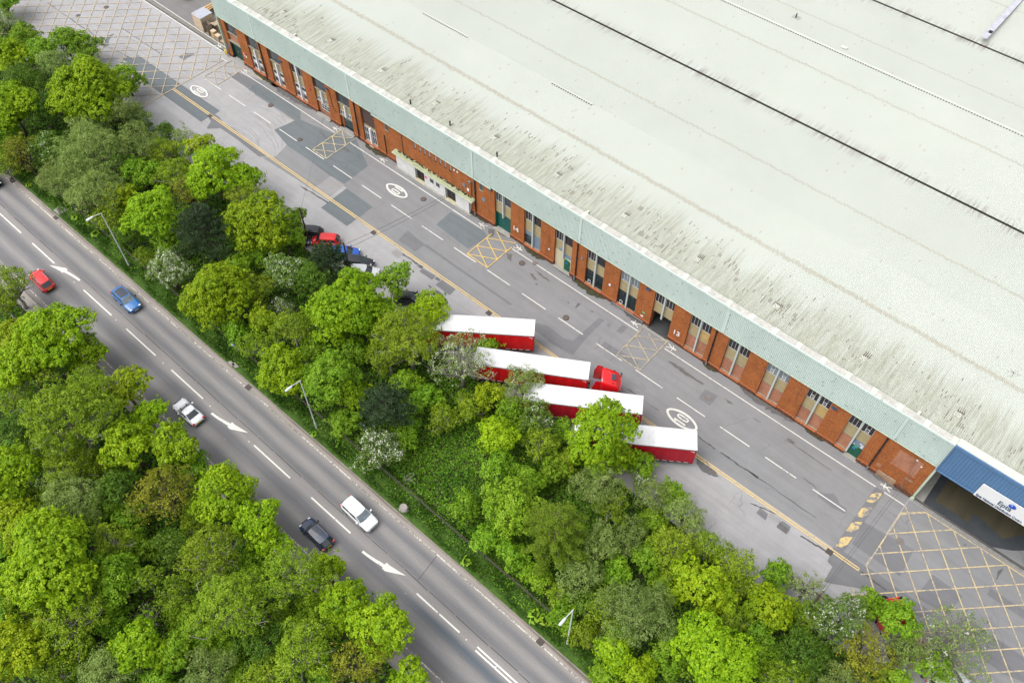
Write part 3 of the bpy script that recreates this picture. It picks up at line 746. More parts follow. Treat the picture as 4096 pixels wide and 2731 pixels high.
            for (u, v) in ((a, l1), (r0, c)):
                gr = MB()
                for k in range(8): gr.box(u+.08+k*(v-u-.16)/7-.012, u+.08+k*(v-u-.16)/7+.012, YR-.13, YR-.105, .6, ZP-.05)
                wp(gr, 'window_guard', M_black)
            q = MB(); u = a+.45 if n == 7 else a+.4
            for z in (.62, 1.22): q.box(u, u+.42, YR-.16, YR-.13, z, z+.06)
            q.box(u, u+.06, YR-.16, YR-.13, .68, 1.22); q.box(u+.36, u+.42, YR-.16, YR-.13, .68, 1.22); wp(q, 'vent_frame', M_wframe)
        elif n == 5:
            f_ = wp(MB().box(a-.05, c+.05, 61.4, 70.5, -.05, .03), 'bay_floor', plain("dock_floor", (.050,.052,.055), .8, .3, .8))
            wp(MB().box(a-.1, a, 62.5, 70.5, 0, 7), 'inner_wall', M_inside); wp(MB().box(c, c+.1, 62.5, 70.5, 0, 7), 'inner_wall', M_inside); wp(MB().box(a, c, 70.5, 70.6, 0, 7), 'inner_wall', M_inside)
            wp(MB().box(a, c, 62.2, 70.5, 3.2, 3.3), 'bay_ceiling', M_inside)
            wp(MB().box(a-.6, c+.6, 61.1, 61.4, -.05, .06), 'door_step', M_conc)
        else:
            zz = 2.0 if n == 0 else .57
            for (u, v, q) in ((a, l1, 0), (r0, c, 1)):
                if n == 0 and q: continue
                panel(u, v, .57, ZP-.10, M_infill, name='brick_infill'); wp(MB().box(u, v, YR-.05, YR+.1, ZP-.10, ZP-.004), 'panel_ledge', M_sill)
            if n == 0:
                panel(r0, c, 2.02, ZP-.02, M_bluepan, name='blue_board')
                for k, (u, z, w, h) in enumerate(((.12,2.1,.2,.16),(.75,2.62,.25,.2),(1.0,2.35,.22,.18),(1.05,2.58,.2,.16),(.95,2.08,.3,.2))):
                    wp(MB().box(r0+u, r0+u+w, YR-.02, YR, z, z+h), 'notice', M_signw)
                d = wp(MB().box(r0+.0, (r0+c)/2, YR-.04, YR+.02, .08, 2.0), 'door', M_green); wp(MB().box((r0+c)/2+.015, c, YR-.04, YR+.02, .08, 2.0), 'door', M_green)
                sub(MB().box(r0+.25, r0+.62, YR-.06, YR-.04, 1.35, 1.62), 'door_sign', M_signb, d)
                wp(MB().box(r0+.3, r0+.75, YR-.06, YR-.03, 1.78, 1.95), 'exit_sign', M_signg)
                wp(MB().box(r0-.15, c+.15, 61.35, YR, -.05, .08), 'door_step', M_conc)
                apron(a, l1)
            else: apron(a, c)
# painted bay numbers
wtext("15", 1.0, M_numw, 'bay_number', -111.55, YF-.012, 1.85, space=.95)
wtext("14", 1.15, M_numw, 'bay_number', -53.75, YF-.012, 1.80, space=.95)
wtext("13", 1.15, M_numw, 'bay_number', -27.35, YF-.012, 1.62, space=.95)
# ---- plain wall between the offices and bay 14
for x in (-71.97,-70.98,-70.05,-69.14,-67.95,-67.03,-66.08,-65.12):
    wp(MB().box(x-.17, x+.17, YF-.004, YF+.02, 5.55, 6.9), 'slit_shade', plain("painted_reveal_shade", (.09,.03,.016), .9) if x == -71.97 else bpy.data.materials["painted_reveal_shade"])  # dark sheet on the wall face, the reveal's shade put into its colour
    window(x-.02, x+.16, 5.6, 6.9, 1, [], M_wframe, M_glass, y=YF-.01, fw=.035)
    wp(MB().box(x-.18, x+.18, YF-.05, YF, 5.38, 5.54), 'window_sill', M_black)
for x, z0, z1 in ((-77.65,5.5,6.75),(-59.35,5.45,6.95)):
    window(x-.32, x+.32, z0, z1, 2, [], M_sill, M_gglass, y=YF-.03); wp(MB().box(x-.4, x+.4, YF-.1, YF, z0-.12, z0-.005), 'window_sill', M_sill)
wp(MB().tube([(-74.6,YF-.04,.6),(-74.6,YF-.04,7)], .03, 5), 'conduit', M_black)
an = wp(MB().box(-75.8,-71.95,61.18,YF,0,2.66), 'annex_wall', M_wrend)
wp(MB().box(-70.05,-65.9,61.18,YF,0,2.66), 'annex_wall', M_wrend); wp(MB().box(-63.9,-61.35,61.18,YF,0,2.66), 'annex_wall', M_wrend)
for u, v in ((-71.95,-70.05),(-65.9,-63.9)):
    wp(MB().box(u, v, 61.62, 61.70, .15, 2.66), 'inner_wall', M_inside)
    for k in range(3):
        d = wp(MB().box(u+.08+(v-u-.1)*k/3, u+(v-u-.1)*(k+1)/3, 61.5, 61.6, .15, 2.4), 'door', plain("dark_brown_door", (.030,.022,.018), .5) if (k == 0 and u < -70) else bpy.data.materials["dark_brown_door"])
        sub(MB().box(u+.18+(v-u-.1)*k/3, u-.1+(v-u-.1)*(k+1)/3, 61.485, 61.5, 1.3, 2.2), 'pane', M_teal, d)
    wp(MB().box(u, v, 60.95, 61.5, -.05, .14), 'door_step', M_cream)
for x in (-68.55, -67.35):
    window(x-.36, x+.36, 1.35, 2.05, 2, [], M_sill, M_teal, y=61.17)
wp(MB().box(-69.95,-69.5,61.15,61.18,1.55,1.85), 'fire_sign', M_signr)
wp(MB().box(-76,-60.8,60.85,61.18,-.05,.10), 'kerb_step', M_conc)
cp = MB(); cp.box(-76.25,-60.5,60.92,YF,2.68,2.86); cn = wp(cp, 'canopy', M_wrend)
mg = MB(); rs2 = random.Random(3); xs = -76.25
rows = [[],[]]
for i in range(54):
    x = -76.25+i*15.75/53; rows[0].append((x, 60.90, 2.875+rs2.uniform(0,.02))); rows[1].append((x, 61.70, 2.90+rs2.uniform(0,.05)))
mg.grid(rows); sub(mg, 'canopy_lichen', M_lead, cn)
mm = MB()
for i in range(120):
    x = rs2.uniform(-75.5,-60.8); y = 61.66-abs(rs2.gauss(0,.12)); s_ = rs2.uniform(.05,.13); mm.box(x-s_,x+s_*1.4,y-s_*.6,y+s_*.6,2.9,2.93+s_*.5)
sub(mm, 'canopy_moss', M_gutter, cn, kind='stuff')
gt = MB().box(-76.25,-60.5,60.84,60.92,2.70,2.84); sub(gt, 'canopy_edge', plain("canopy_fascia", (.42,.44,.34), .8), cn)
for x in (-64.35, -63.75): wp(MB().tube([(x,YF,6.0),(x,YF-.06,6.0)], .16, 10), 'wall_light', M_wframe)
wp(MB().tube([(-61.15,YF-.05,2.95),(-61.15,YF-.12,5.7),(-61.15,61.2,6.1)], .04, 5), 'cable_riser', M_black)
wp(MB().box(-61.4,-60.95,61.2,61.45,6.02,6.12), 'cable_bracket', M_steel)
for x, z, w, h, mt in ((-62.6,4.3,.25,.28,M_bluepan),(-61.85,3.9,.18,.25,M_signw),(-58.95,3.9,.26,.3,M_bluepan)): wp(MB().box(x-w,x+w,YF-.05,YF,z-h,z+h), 'service_box', mt)
# downpipes
for x in (-105.9,-84.35,-60.45,-42.65,-21.85,-.1):
    b = MB().tube([(x,YF-.12,7.5),(x,YF-.12,.9),(x,61.45,.25)], .085, 8); d = wp(b, 'downpipe', M_black)
    for z in (6.6,4.2,1.9): sub(MB().tube([(x,YF-.12,z-.08),(x,YF-.12,z+.08)], .12, 8), 'pipe_collar', M_black, d)
    if x > -70: sub(MB().tube([(x,61.47,.7),(x,61.42,.1)], .10, 8), 'pipe_shoe', M_steel, d)
wp(MB().tube([(-78.4+.0,YF-.08,4.2),(-78.4,YF-.08,.3)], .06, 6), 'downpipe', M_black)
# lamps, alarm bells and boxes on the piers
for x, z in ((-101.0,5.9),(-90.3,6.3),(-31.7,6.6),(-6.35,6.25),(-57.6,6.7)): wp(MB().box(x-.28,x+.28,YF-.22,YF-.01,z-.1,z+.1), 'floodlight', plain("floodlight_blue", (.03,.07,.14), .5) if x == -101.0 else bpy.data.materials["floodlight_blue"])
for x, z in ((-110.8,2.55),(-94.8,4.0)): wp(MB().tube([(x,YF,z),(x,YF-.12,z)], .2, 10), 'alarm_bell', M_signr)
for x, z, w, h, mt in ((-37.25,3.0,.14,.17,M_signw),(-47.3,2.4,.12,.1,M_signw),(-31.75,1.9,.2,.1,M_signg),(-31.9,1.1,.18,.12,M_signw),(-115.25,2.0,.14,.3,M_signb),(.6+2.9,6.2,.1,.09,M_signw),(1.9+2.3,5.6,.1,.08,M_signw)):
    wp(MB().box(x-w,x+w,YF-.05,YF-.002,z-h,z+h), 'wall_plate', mt)
wp(MB().tube([(-41.9,YF-.0,4.6),(-41.9,YF-.1,4.6)], .17, 9), 'alarm_bell', M_steel)
wp(MB().tube([(-89.9,YF-.04,6.2),(-89.75,YF-.04,4.0),(-89.6,YF-.04,3.2),(-89.1,YF-.04,2.6)], .035, 5), 'cable_run', M_black)
# patched end wall
wp(MB().box(1.55,4.25,YF-.015,YF,3.3,6.2), 'brick_infill', M_infill); wp(MB().box(1.4,4.4,YF-.06,YF,3.12,3.28), 'infill_ledge', M_coursecap)
wp(MB().box(.9,3.1,61.55,61.62,.05,1.05), 'brick_patch', M_oldbrick); wp(MB().box(-.6+1.0,.95,YF-.02,YF,1.35,2.0), 'brick_patch', M_infill)
wp(MB().box(3.3,5.3,61.45,61.62,-.05,.75), 'plinth', M_plinth)
wp(MB().box(3.6,4.5,YF-.015,YF,2.2,2.5), 'brick_patch', M_oldbrick)
wp(MB().box(5.30,5.52,61.45,62.5,.0,7.4), 'corner_post', M_trim); wp(MB().box(5.22,5.62,61.35,61.7,.0,.35), 'post_foot', M_trim)

# ---- cladding
def corr(mb, x0, x1, p0, p1, pitch, depth, nv):
    """trapezoid profile sheet between edge lines p0=(y,z) and p1=(y,z); nv is the outward normal (y,z)"""
    xs = []; k0 = math.floor(x0/pitch)
    for k in range(k0, int(x1/pitch)+2):
        for t, h in ((0,0),(.18,1),(.62,1),(.80,0)):
            x = (k+t)*pitch
            if x0 <= x <= x1: xs.append((x, h))
    xs = [(x0, xs[0][1])]+xs+[(x1, xs[-1][1])]
    r0 = [(x, p0[0]+nv[0]*h*depth, p0[1]+nv[1]*h*depth) for x, h in xs]; r1 = [(x, p1[0]+nv[0]*h*depth, p1[1]+nv[1]*h*depth) for x, h in xs]
    return mb.grid([r0, r1])
YC = 61.45
seams = [X0, -106.95, -96.35, -85.55, -74.9, -64.2-.9+.9, -53.1, -42.35, -31.6, -20.8, -10.05, -1.0+.8, X1]
seams = [X0, -106.3, -84.75, -60.6, -42.35, -21.1, .35, X1]
for a, c in zip(seams[:-1], seams[1:]):
    cuts = [a]+[q for q in (-80.4,-57.35) if a < q < c]+[c]
    for u, v in zip(cuts[:-1], cuts[1:]):
        zb = 7.05 if (u >= -80.5 and v <= -57.3) else 7.42
        b = MB(); corr(b, u+.01, v-.01, (YC,zb), (YC,12.0), .2, .050, (-1,0)); o = wp(b, 'cladding_panel', M_clad)
        sub(MB().box(u+.01, v-.01, YC-.09, YF+.05, zb-.05, zb-.002), 'drip_trim', M_trim, o)
    if c < 5: wp(MB().box(c-.17, c+.17, YC-.10, YC-.01, 7.42 if not (-80 < c < -57.5) else 7.05, 11.95), 'seam_cover', M_clad)
wp(MB().box(X0-.06, X0+.12, YC-.06, 62.4, .35, 12.02), 'corner_trim', M_trim)
b = MB(); b.box(X0-.09, X1, YC-.11, YC+.03, 11.80, 12.06); wp(b, 'cladding_flashing', M_clad)
wp(MB().box(X0-.02, X0+.02, 62.0, 160, .0, 12.0), 'gable_wall', M_clad)
x = X0
while x < X1-.1:
    e = min(x+2.36, X1); wp(MB().box(x+.01, e-.01, YC+.03, 62.34, 11.85, 12.05), 'coping_slab', M_cope)
    if e < X1-.5: wp(MB().box(e+.0, e+.60, YC+.02, 62.36, 11.85, 12.075), 'coping_joint', M_copej)
    x = e+.60
wp(MB().box(X0, 45, 62.34, 62.80, 11.2, 11.42), 'gutter', M_gutter)
wp(MB().box(X0, 45, 62.36, 62.41, 11.42, 11.9), 'gutter_edge', M_gutter)
for x in (-96.9, -42.4, .9, 16.0): wp(MB().box(x-.14,x+.14,62.3,62.85,11.45,12.0), 'gutter_joint', M_copej)
# ---- blue loading bay front
b = MB(); corr(b, 5.40, 45, (61.26,7.28), (61.26,12.15), .33, .05, (-1,0)); wp(b, 'blue_cladding_panel', M_bclad)
wp(MB().box(5.38, 45, 61.10, 61.24, 12.0, 12.42), 'blue_flashing', M_btrim); wp(MB().box(5.38,45,61.12,61.9,7.20,7.30), 'blue_trim', M_btrim)
wp(MB().box(5.36, 5.46, 61.12, 61.30, 7.2, 12.4), 'blue_trim', M_btrim)
wp(MB().box(5.38, 45, 61.27, 62.34, 11.9, 12.30), 'coping_slab', M_copej)
sg = wp(MB().box(9.5, 22.5, 61.04, 61.12, 7.22, 9.60), 'sign_board', M_signw)
NAVY = plain("navy_lettering", (.018,.045,.13), .5, .05); SLATE = plain("slate_lettering", (.05,.085,.13), .5, .05)
rt = (PI/2, 0, 0)
text_mesh("Epta National Distribution Centre", .52, NAVY, 'lettering', (9.68,61.03,7.38), rt, sg, sx=.645, space=1.02, off=.03)
text_mesh("Epta", 1.0, SLATE, 'lettering', (11.62,61.03,8.02), rt, sg, sx=.78, off=.022)
def disc(cx, cz, a, bb, y0, n=22, rot=0.0):
    q = MB(); pts = []
    for i in range(n):
        t = 2*PI*i/n; u, v = a*math.cos(t), bb*math.sin(t); pts.append((cx+u*math.cos(rot)-v*math.sin(rot), y0, cz+u*math.sin(rot)+v*math.cos(rot)))
    q.quad(*pts); return q
sub(disc(12.62, 8.98, .62, .42, 61.030, rot=-.35), 'logo_swoosh', plain("logo_grey", (.30,.34,.40), .4, .2, 3), sg)
sub(disc(12.52, 9.04, .56, .36, 61.027, rot=-.35), 'logo_swoosh', M_signw, sg)
sub(disc(12.80, 8.92, .36, .32, 61.024), 'logo_ball', plain("logo_blue", (.015,.06,.42), .3, .1, 3), sg)
sub(disc(12.72, 9.02, .13, .09, 61.021), 'logo_highlight', plain("logo_sky_blue", (.25,.40,.75), .3, .1, 3), sg)
# open dock
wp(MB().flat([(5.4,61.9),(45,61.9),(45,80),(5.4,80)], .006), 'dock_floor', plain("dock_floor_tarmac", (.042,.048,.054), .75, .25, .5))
q = [(5.6,61.95)]+[(p.x,p.y) for p in crop(3596,2000,2.688,(500,200+8),(630,165),(735,240),(800,148),(910,222),(1110,415),(1344,370))]+[(30,68),(30,79.5),(5.6,79.5)]
wp(MB().flat([(7.5,63.0)]+[(10.13,62.98),(11.27,62.81),(11.37,64.28),(12.56,64.23),(14.95,63.53),(16.52,65.55),(30,68.5),(30,79.5),(7.5,79.5)], .0085), 'floor_patch', plain("worn_olive_concrete", (.062,.054,.032), .8, .3, .6, stretch=(1,.15,1)))
wp(MB().flat([(14.53,61.92),(16.24,62.9),(17.5,64.0),(19,64.6),(24,64),(24,61.92)], .0085), 'floor_patch', M_lane)
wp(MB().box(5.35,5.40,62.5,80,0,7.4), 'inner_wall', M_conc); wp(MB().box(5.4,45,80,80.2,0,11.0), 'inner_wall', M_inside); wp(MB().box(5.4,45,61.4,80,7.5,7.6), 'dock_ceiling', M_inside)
wp(MB().flat([(5.4,61.72),(6.6,61.72),(6.6,80),(5.4,80)], .0095), 'floor_patch', M_conc)

# ---- roof: shallow pitches running back from the eaves, sheets lapped at the purlins
ZE, ZR = 11.62, 12.46
bands = [((62.62,ZE),(72.0,None)),((72.0,None),(78.5,ZR)),((78.5,ZR),(84.2,None)),((84.2,None),(94.55,11.60)),((94.95,11.60),(105.5,None)),((105.5,None),(111.0,12.42)),((111.0,12.42),(116.6,None)),((116.6,None),(127.1,11.56)),((127.5,11.56),(138.2,None)),((138.2,None),(143.6,12.38)),((143.6,12.38),(160.0,11.55))]
slopes = [(62.62,ZE,78.5,ZR),(78.5,ZR,94.55,11.60),(94.95,11.60,111.0,12.42),(111.0,12.42,127.1,11.56),(127.5,11.56,143.6,12.38),(143.6,12.38,160.0,11.55)]
def rz_(y):
    for y0, z0, y1, z1 in slopes:
        if y0 <= y <= y1: return z0+(z1-z0)*(y-y0)/(y1-y0)
for bi, ((y0,_),(y1,_)) in enumerate(bands):
    b = MB(); corr(b, X0, X0+10.6, (y0, rz_(y0+1e-6)+(.0)), (y1+(.12 if bi % 2 == 0 else 0), rz_(y1-1e-6)+.0), .2, .028, (0,1))
    me = b.mesh('roof_sheet', M_roof)
    for k_ in range(16):
        o = link('roof_sheet', me, WH, loc=(10.6*k_-WH.location.x, -WH.location.y, .004*(bi % 2)))
for yv, z in ((94.75, 11.42), (127.3, 11.38)):
    wp(MB().box(X0, 54, yv-.24, yv+.24, z-.1, z+.06), 'valley_gutter', M_gutter)
rc = MB(); corr(rc, X0, 54, (110.72,12.455), (111.0,12.52), .4, .01, (0,1)); corr(rc, X0, 54, (111.0,12.52), (111.28,12.455), .4, .01, (0,1))
ridge = wp(rc, 'ridge_cap', plain("pale_ridge_cap", (.42,.44,.40), .7, .05, 2))
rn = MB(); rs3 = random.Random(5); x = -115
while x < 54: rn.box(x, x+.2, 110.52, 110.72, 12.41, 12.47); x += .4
sub(rn, 'ridge_filler', plain("dark_ridge_filler", (.13,.12,.105), .9, .3, 2), ridge, kind='stuff')  # dark closure pieces spaced along the ridge
for a, c in ((-85.9,-76.9),(-61.05,-54.0)):
    q = MB(); q.grid([[(a,78.36,12.50),(c,78.36,12.50)],[(a,78.52,12.58),(c,78.52,12.58)],[(a,78.68,12.50),(c,78.68,12.50)]]); o = wp(q, 'ridge_cap', M_roof)
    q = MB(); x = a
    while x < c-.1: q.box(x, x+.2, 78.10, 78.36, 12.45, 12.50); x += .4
    sub(q, 'ridge_filler', bpy.data.materials["dark_ridge_filler"], o, kind='stuff')
wk = wp(MB().box(-21.1,-20.2,127.8,160,12.42,12.50), 'roof_walkway', plain("weathered_walkway", (.38,.38,.43), .8, .25, 1.2))
sub(MB().box(-20.75,-20.25,129.4,130.0,12.50,12.62), 'walkway_plate', M_black, wk)
for i, x in enumerate([-113.5+10.68*k for k in range(12)]):
    z = rz_(65.1)+.04
    q = MB(); q.box(x-.32,x+.32,64.84,64.91,z,z+.08); q.box(x-.32,x+.32,65.31,65.38,z,z+.08); q.box(x-.32,x-.25,64.91,65.31,z,z+.08); q.box(x+.25,x+.32,64.91,65.31,z,z+.08)
    q.strip((x-.2,64.98),(x+.2,65.25),.1,z+.05); q.strip((x-.2,65.25),(x+.2,64.98),.1,z+.06)
    f = wp(q, 'roof_bracket', M_copej)
    d = MB(); rs4 = random.Random(i)
    for k in range(4): u = x+.0+k*.2-.2; d.box(u, u+.11, 65.5, 65.5+rs4.uniform(.8,2.0), z-.01+.004, z+.02)
    sub(d, 'moss_streak', plain("dark_moss", (.075,.06,.048), .95, .3, 3) if i == 0 else bpy.data.materials["dark_moss"], f)
for x, y in ((-73.3,62.95),(-57.5,62.95),(-43.8,114.3),(-66.2,63.3)):
    z = (rz_(y) or 11.7); v = wp(MB().tube([(x,y,z),(x,y,z+.75)], .10, 8), 'vent_pipe', M_black)
wp(MB().flat([(-44.4,113.9),(-43.1,113.9),(-43.1,114.9),(-44.4,114.9)], rz_(114.3)+.05), 'vent_flashing', plain("lead_flashing", (.30,.32,.29), .7, .2, 2))
wp(MB().box(-35.2,-34.3,112.0,112.5,12.45,12.56), 'roof_hatch', M_copej)
rw = random.Random(9); wd = MB()
for i in range(40):
    x, y = 6.2+rw.gauss(0,.3), 73.6+rw.gauss(0,.4); wd.tube([(x,y,12.05),(x+rw.uniform(-.2,.2),y+rw.uniform(-.2,.2),12.35)], [.03,.005], 4)
wp(wd, 'gutter_weed', plain("dry_weed", (.12,.12,.06), .9, .3, 3), kind='stuff')
# ================================================================== VEHICLES
def carpaint(name, col, metal=.0, rough=.28):
    return plain(name, col, rough, .04, 2, spec=.5, metal=metal, coat=.8, space='object')
M_tyre = plain("tyre_rubber", (.014,.014,.014), .8, .2, 6, space='object')
M_rim = plain("alloy_rim", (.32,.32,.33), .35, .1, 6, metal=.7, space='object')
M_cglass = plain("car_glass", (.022,.030,.034), .04, .3, 1.5, spec=1.0, space='object')
M_cglassl = plain("car_glass_painted_light", (.13,.16,.18), .05, .45, 2.2, spec=1.0, space='object')  # paler copy of the glass, light on the windscreen put into its colour
M_pano = plain("panoramic_glass", (.030,.036,.050), .06, .15, 2, spec=.9, space='object')
M_ctrim = plain("car_black_trim", (.012,.012,.013), .5, .2, 5, space='object')
M_lampw = plain("headlamp_lens", (.70,.72,.74), .15, .1, 8, spec=.8, space='object')
M_lampr = plain("tail_lamp_lens", (.50,.012,.018), .2, .1, 8, spec=.7, space='object')
M_plateY = plain("yellow_number_plate", (.60,.44,.02), .5, .06, 8, space='object')
M_plateW = plain("white_number_plate", (.62,.62,.60), .5, .06, 8, space='object')
M_chrome = plain("bright_roof_rail", (.55,.55,.57), .25, .05, 5, metal=.6, space='object')

def car(name, label, loc, head, L, Wd, H, mat, hood=.26, wst=.43, rt=.88, rb=.985, belt=.93, nose=.70, tail=.90, pano=None, rails=False, glass=None, rearplate=True, group=None, wr=.70, cat='car', hoodvents=None, deck=False, ground=0.0):
    root = empty(name, (loc[0], loc[1], ground), head); tag(root, label, cat, group)
    hl, hw = L/2, Wd/2; X = lambda f: hl-f*L                      # f=0 at the nose, 1 at the tail
    fs = [0,.012,.035,.08,.14,.20,hood,.34,.46,.58,.70,.80,.88,.94,.975,.992,1.0]
    def top(f):
        if f < .035: return nose-.16+.16*(f/.035)**.5
        if f < hood: return nose+(belt-nose)*((f-.035)/(hood-.035))**.75
        if f > .94: return tail-(.0 if f < .975 else (.10 if f < .995 else .22))
        return belt+(tail-belt)*max(0,(f-.7)/.24)
    rows = []
    for f in fs:
        e = min(f, 1-f); w = hw*(1-.34*max(0,1-e/.085)**2.4)*(1-.025*max(0,1-e/.25)); zt = top(f); lo = .24+.12*max(0,1-e/.03)
        rows.append([(X(f), s*w*a, z) for s, a, z in [(-1,.88,lo),(-1,.985,.42),(-1,1.0,.58),(-1,.985,zt-.16),(-1,.93,zt-.035),(-1,.62,zt+.015),(-1,.3,zt+.035),(1,0,zt+.04),(1,.3,zt+.035),(1,.62,zt+.015),(1,.93,zt-.035),(1,.985,zt-.16),(1,1.0,.58),(1,.985,.42),(1,.88,lo)]])
    b = MB(); b.grid(rows); n = len(rows[0])
    b.f.append(tuple(range(n-1,-1,-1))); b.f.append(tuple((len(rows)-1)*n+k for k in range(n)))
    for i in range(len(rows)-1): b.f.append((i*n, (i+1)*n, (i+1)*n+n-1, i*n+n-1))
    body = b.ob('body', mat, root, smooth=True)
    xwb, xwt, xrt, xrb = X(hood-.005), X(wst), X(rt), X(rb); wb, wt = hw*.90, hw*wr; z0, z1 = belt-.03, H-.05
    zr0 = top(min(rb,.97))-.03
    def front(s, v): return Vector((xwb+(xwt-xwb)*v+(.16-.05*v)*(1-s*s), s*(wb+(wt-wb)*v), z0+(z1-z0)*v+.03*v*(1-s*s)))
    def rear(s, v): return Vector((xrb+(xrt-xrb)*v-(.12-.03*v)*(1-s*s), s*(wb*.96+(wt-wb*.96)*v), zr0+(z1-zr0)*v+.03*v*(1-s*s)))
    def side(t, v, sg):
        bl = Vector((xwb+(xrb-xwb)*t, sg*(wb+(wb*.96-wb)*t), z0+(zr0-z0)*t)); tp = Vector((xwt+(xrt-xwt)*t, sg*wt*(1+.05*math.sin(PI*t)), z1+.015*math.sin(PI*t)))
        p = bl.lerp(tp, v); p.y += sg*.035*math.sin(PI*v); return p
    def roof(s, t):
        a, c = front(s,1.0), rear(s,1.0); p = a.lerp(c, t); sg = 1 if s >= 0 else -1
        p.y *= (1+.05*math.sin(PI*t)); p.z = z1+.05*(1-s*s)*math.sin(PI*min(1,t*1.0))**.5+.015*math.sin(PI*t); return p
    S5 = [-1,-.6,-.2,.2,.6,1]
    c = MB()
    c.grid([[front(s,v) for s in S5] for v in (0,.5,1)][::-1]); c.grid([[rear(s,v) for s in S5] for v in (0,.5,1)])
    c.grid([[roof(s,t) for s in S5] for t in (0,.15,.35,.65,.85,1)][::-1])
    for sg in (-1,1):
        r = [[side(t,v,sg) for t in (0,.25,.5,.75,1)] for v in (0,.35,.7,1)]; c.grid(r if sg < 0 else r[::-1])
    c.ob('cabin', mat, root, smooth=True)
    def off(p, d, k=.012): return p+d*k
    nf = Vector((.6,0,.8)); nr = Vector((-.7,0,.7))
    g = MB(); g.grid([[off(front(s,v),nf) for s in (-.93,-.5,0,.5,.93)] for v in (.04,.5,.95)][::-1]); g.ob('windscreen', glass or M_cglassl, root, smooth=True)
    g = MB(); g.grid([[off(rear(s,v),nr) for s in (-.88,-.4,0,.4,.88)] for v in (.10,.5,.92)]); g.ob('rear_window', M_cglass, root, smooth=True)
    for sg in (-1,1):
        for t0, t1 in (((.10,.47),(.52,.90)) if not deck else ((.08,.88),)):
            g = MB(); ts = [t0+(t1-t0)*k/3 for k in range(4)]
            r = [[off(side(t,v,sg),Vector((0,sg,.25)),.012) for t in ts] for v in (.10,.5,.84)]; g.grid(r if sg < 0 else r[::-1]); g.ob('side_window', M_cglass, root, smooth=True)
    if pano:
        g = MB(); g.grid([[roof(s,t)+Vector((0,0,.012)) for s in (-.86,-.4,0,.4,.86)] for t in (pano[0],(pano[0]+pano[1])/2,pano[1])][::-1]); g.ob('sunroof', M_pano, root, smooth=True)
    if rails:
        for sg in (-1,1):
            q = MB().tube([roof(sg*.93,t)+Vector((0,0,.04)) for t in (.08,.3,.6,.92)], .022, 5); q.ob('roof_rail', M_chrome, root)
    else:
        q = MB(); p = roof(0,.9); q.tube([p, p+Vector((-.16,0,.07))], [.02,.008], 4); q.ob('aerial', M_ctrim, root)
    for sg in (-1,1):
        q = MB(); x = X(hood+.055); q.box(x-.07,x+.09,sg*(hw+.10)-.10,sg*(hw+.10)+.10,belt+.0,belt+.15); q.ob('wing_mirror', mat if not pano else M_ctrim, root)
        e = MB(); y0, y1 = sorted((sg*hw*.50, sg*hw*.86)); e.grid([[(X(.052),y0,nose-.01+.02),(X(.072) ,y1,nose+.0)],[(X(.018),y0,nose-.10),(X(.045),y1,nose-.10)]] if sg < 0 else [[(X(.052),y0,nose+.0),(X(.052),y1,nose+.01)],[(X(.045),y0,nose-.10),(X(.018),y1,nose-.10)]])
        hd = MB(); hd.box(X(.065), X(.012)-.02*1, min(sg*hw*.48,sg*hw*.80), max(sg*hw*.48,sg*hw*.80), nose-.15, nose+.012); hd.ob('headlight', M_lampw, root)
        tl_ = MB(); tl_.box(X(1.0)+.02, X(.955), min(sg*hw*.62,sg*hw*.93), max(sg*hw*.62,sg*hw*.93), tail-.28, tail-.02); tl_.ob('tail_light', M_lampr, root)
        for f in (.175,.805):
            x = X(f); wl = MB().tube([(x,sg*(hw-.20),.32),(x,sg*(hw+.012),.32)], .325, 16); w = wl.ob('wheel', M_tyre, root)
            MB().tube([(x,sg*(hw+.010),.32),(x,sg*(hw+.022),.32)], .22, 12).ob('rim', M_rim, w)
    q = MB(); q.box(X(1.0)-.03, X(1.0)+.02, -.27,.27, tail-.36, tail-.22); q.ob('number_plate', M_plateY, root)
    q = MB(); q.box(X(0)-.02, X(0)+.03, -.27,.27, .44, .56); q.ob('number_plate', M_plateW, root)
    q = MB(); q.box(X(0)-.01,X(0)+.015,-hw*.5,hw*.5,.58,.66); q.ob('grille', M_ctrim, root)
    q = MB(); q.box(X(1.0)-.015, X(1.0)+.06, -hw*.62, hw*.62, .28, .46); q.ob('bumper', M_ctrim, root)
    if hoodvents:
        for sg in (-1,1):
            q = MB(); x = X(hood-hoodvents); q.box(x-.18,x+.10,sg*hw*.45-.06,sg*hw*.45+.06,top(hood-hoodvents)+.03,top(hood-hoodvents)+.055); q.ob('bonnet_vent', M_ctrim, root)
    return root
R180 = PI
P_red = carpaint("red_car_paint", (.58,.010,.010)); P_blue = carpaint("blue_car_paint", (.016,.125,.36)); P_sil = carpaint("silver_car_paint", (.66,.68,.70), .05)
P_navy = carpaint("navy_car_paint", (.012,.022,.060)); P_pale = carpaint("pale_silver_car_paint", (.66,.68,.70), .05); P_blk = carpaint("black_car_paint", (.008,.009,.013))
P_bblue = carpaint("bright_blue_car_paint", (.008,.080,.40)); P_wht = carpaint("white_car_paint", (.55,.56,.57))
car('hatchback_car', 'bright red hatchback driving away on the main road beside the first curved arrow', (-94.85,14.75), math.radians(178), 4.25, 1.78, 1.48, P_red, hood=.24, wst=.36, rt=.84, rb=.955, rails=True, glass=M_cglass)
car('suv_car', 'bright blue crossover with dark glass roof driving along the main road', (-83.75,20.22), math.radians(-1.5), 4.65, 1.87, 1.58, P_blue, hood=.29, wst=.44, rt=.86, rb=.985, pano=(.06,.84), belt=1.0, nose=.80, tail=1.0)
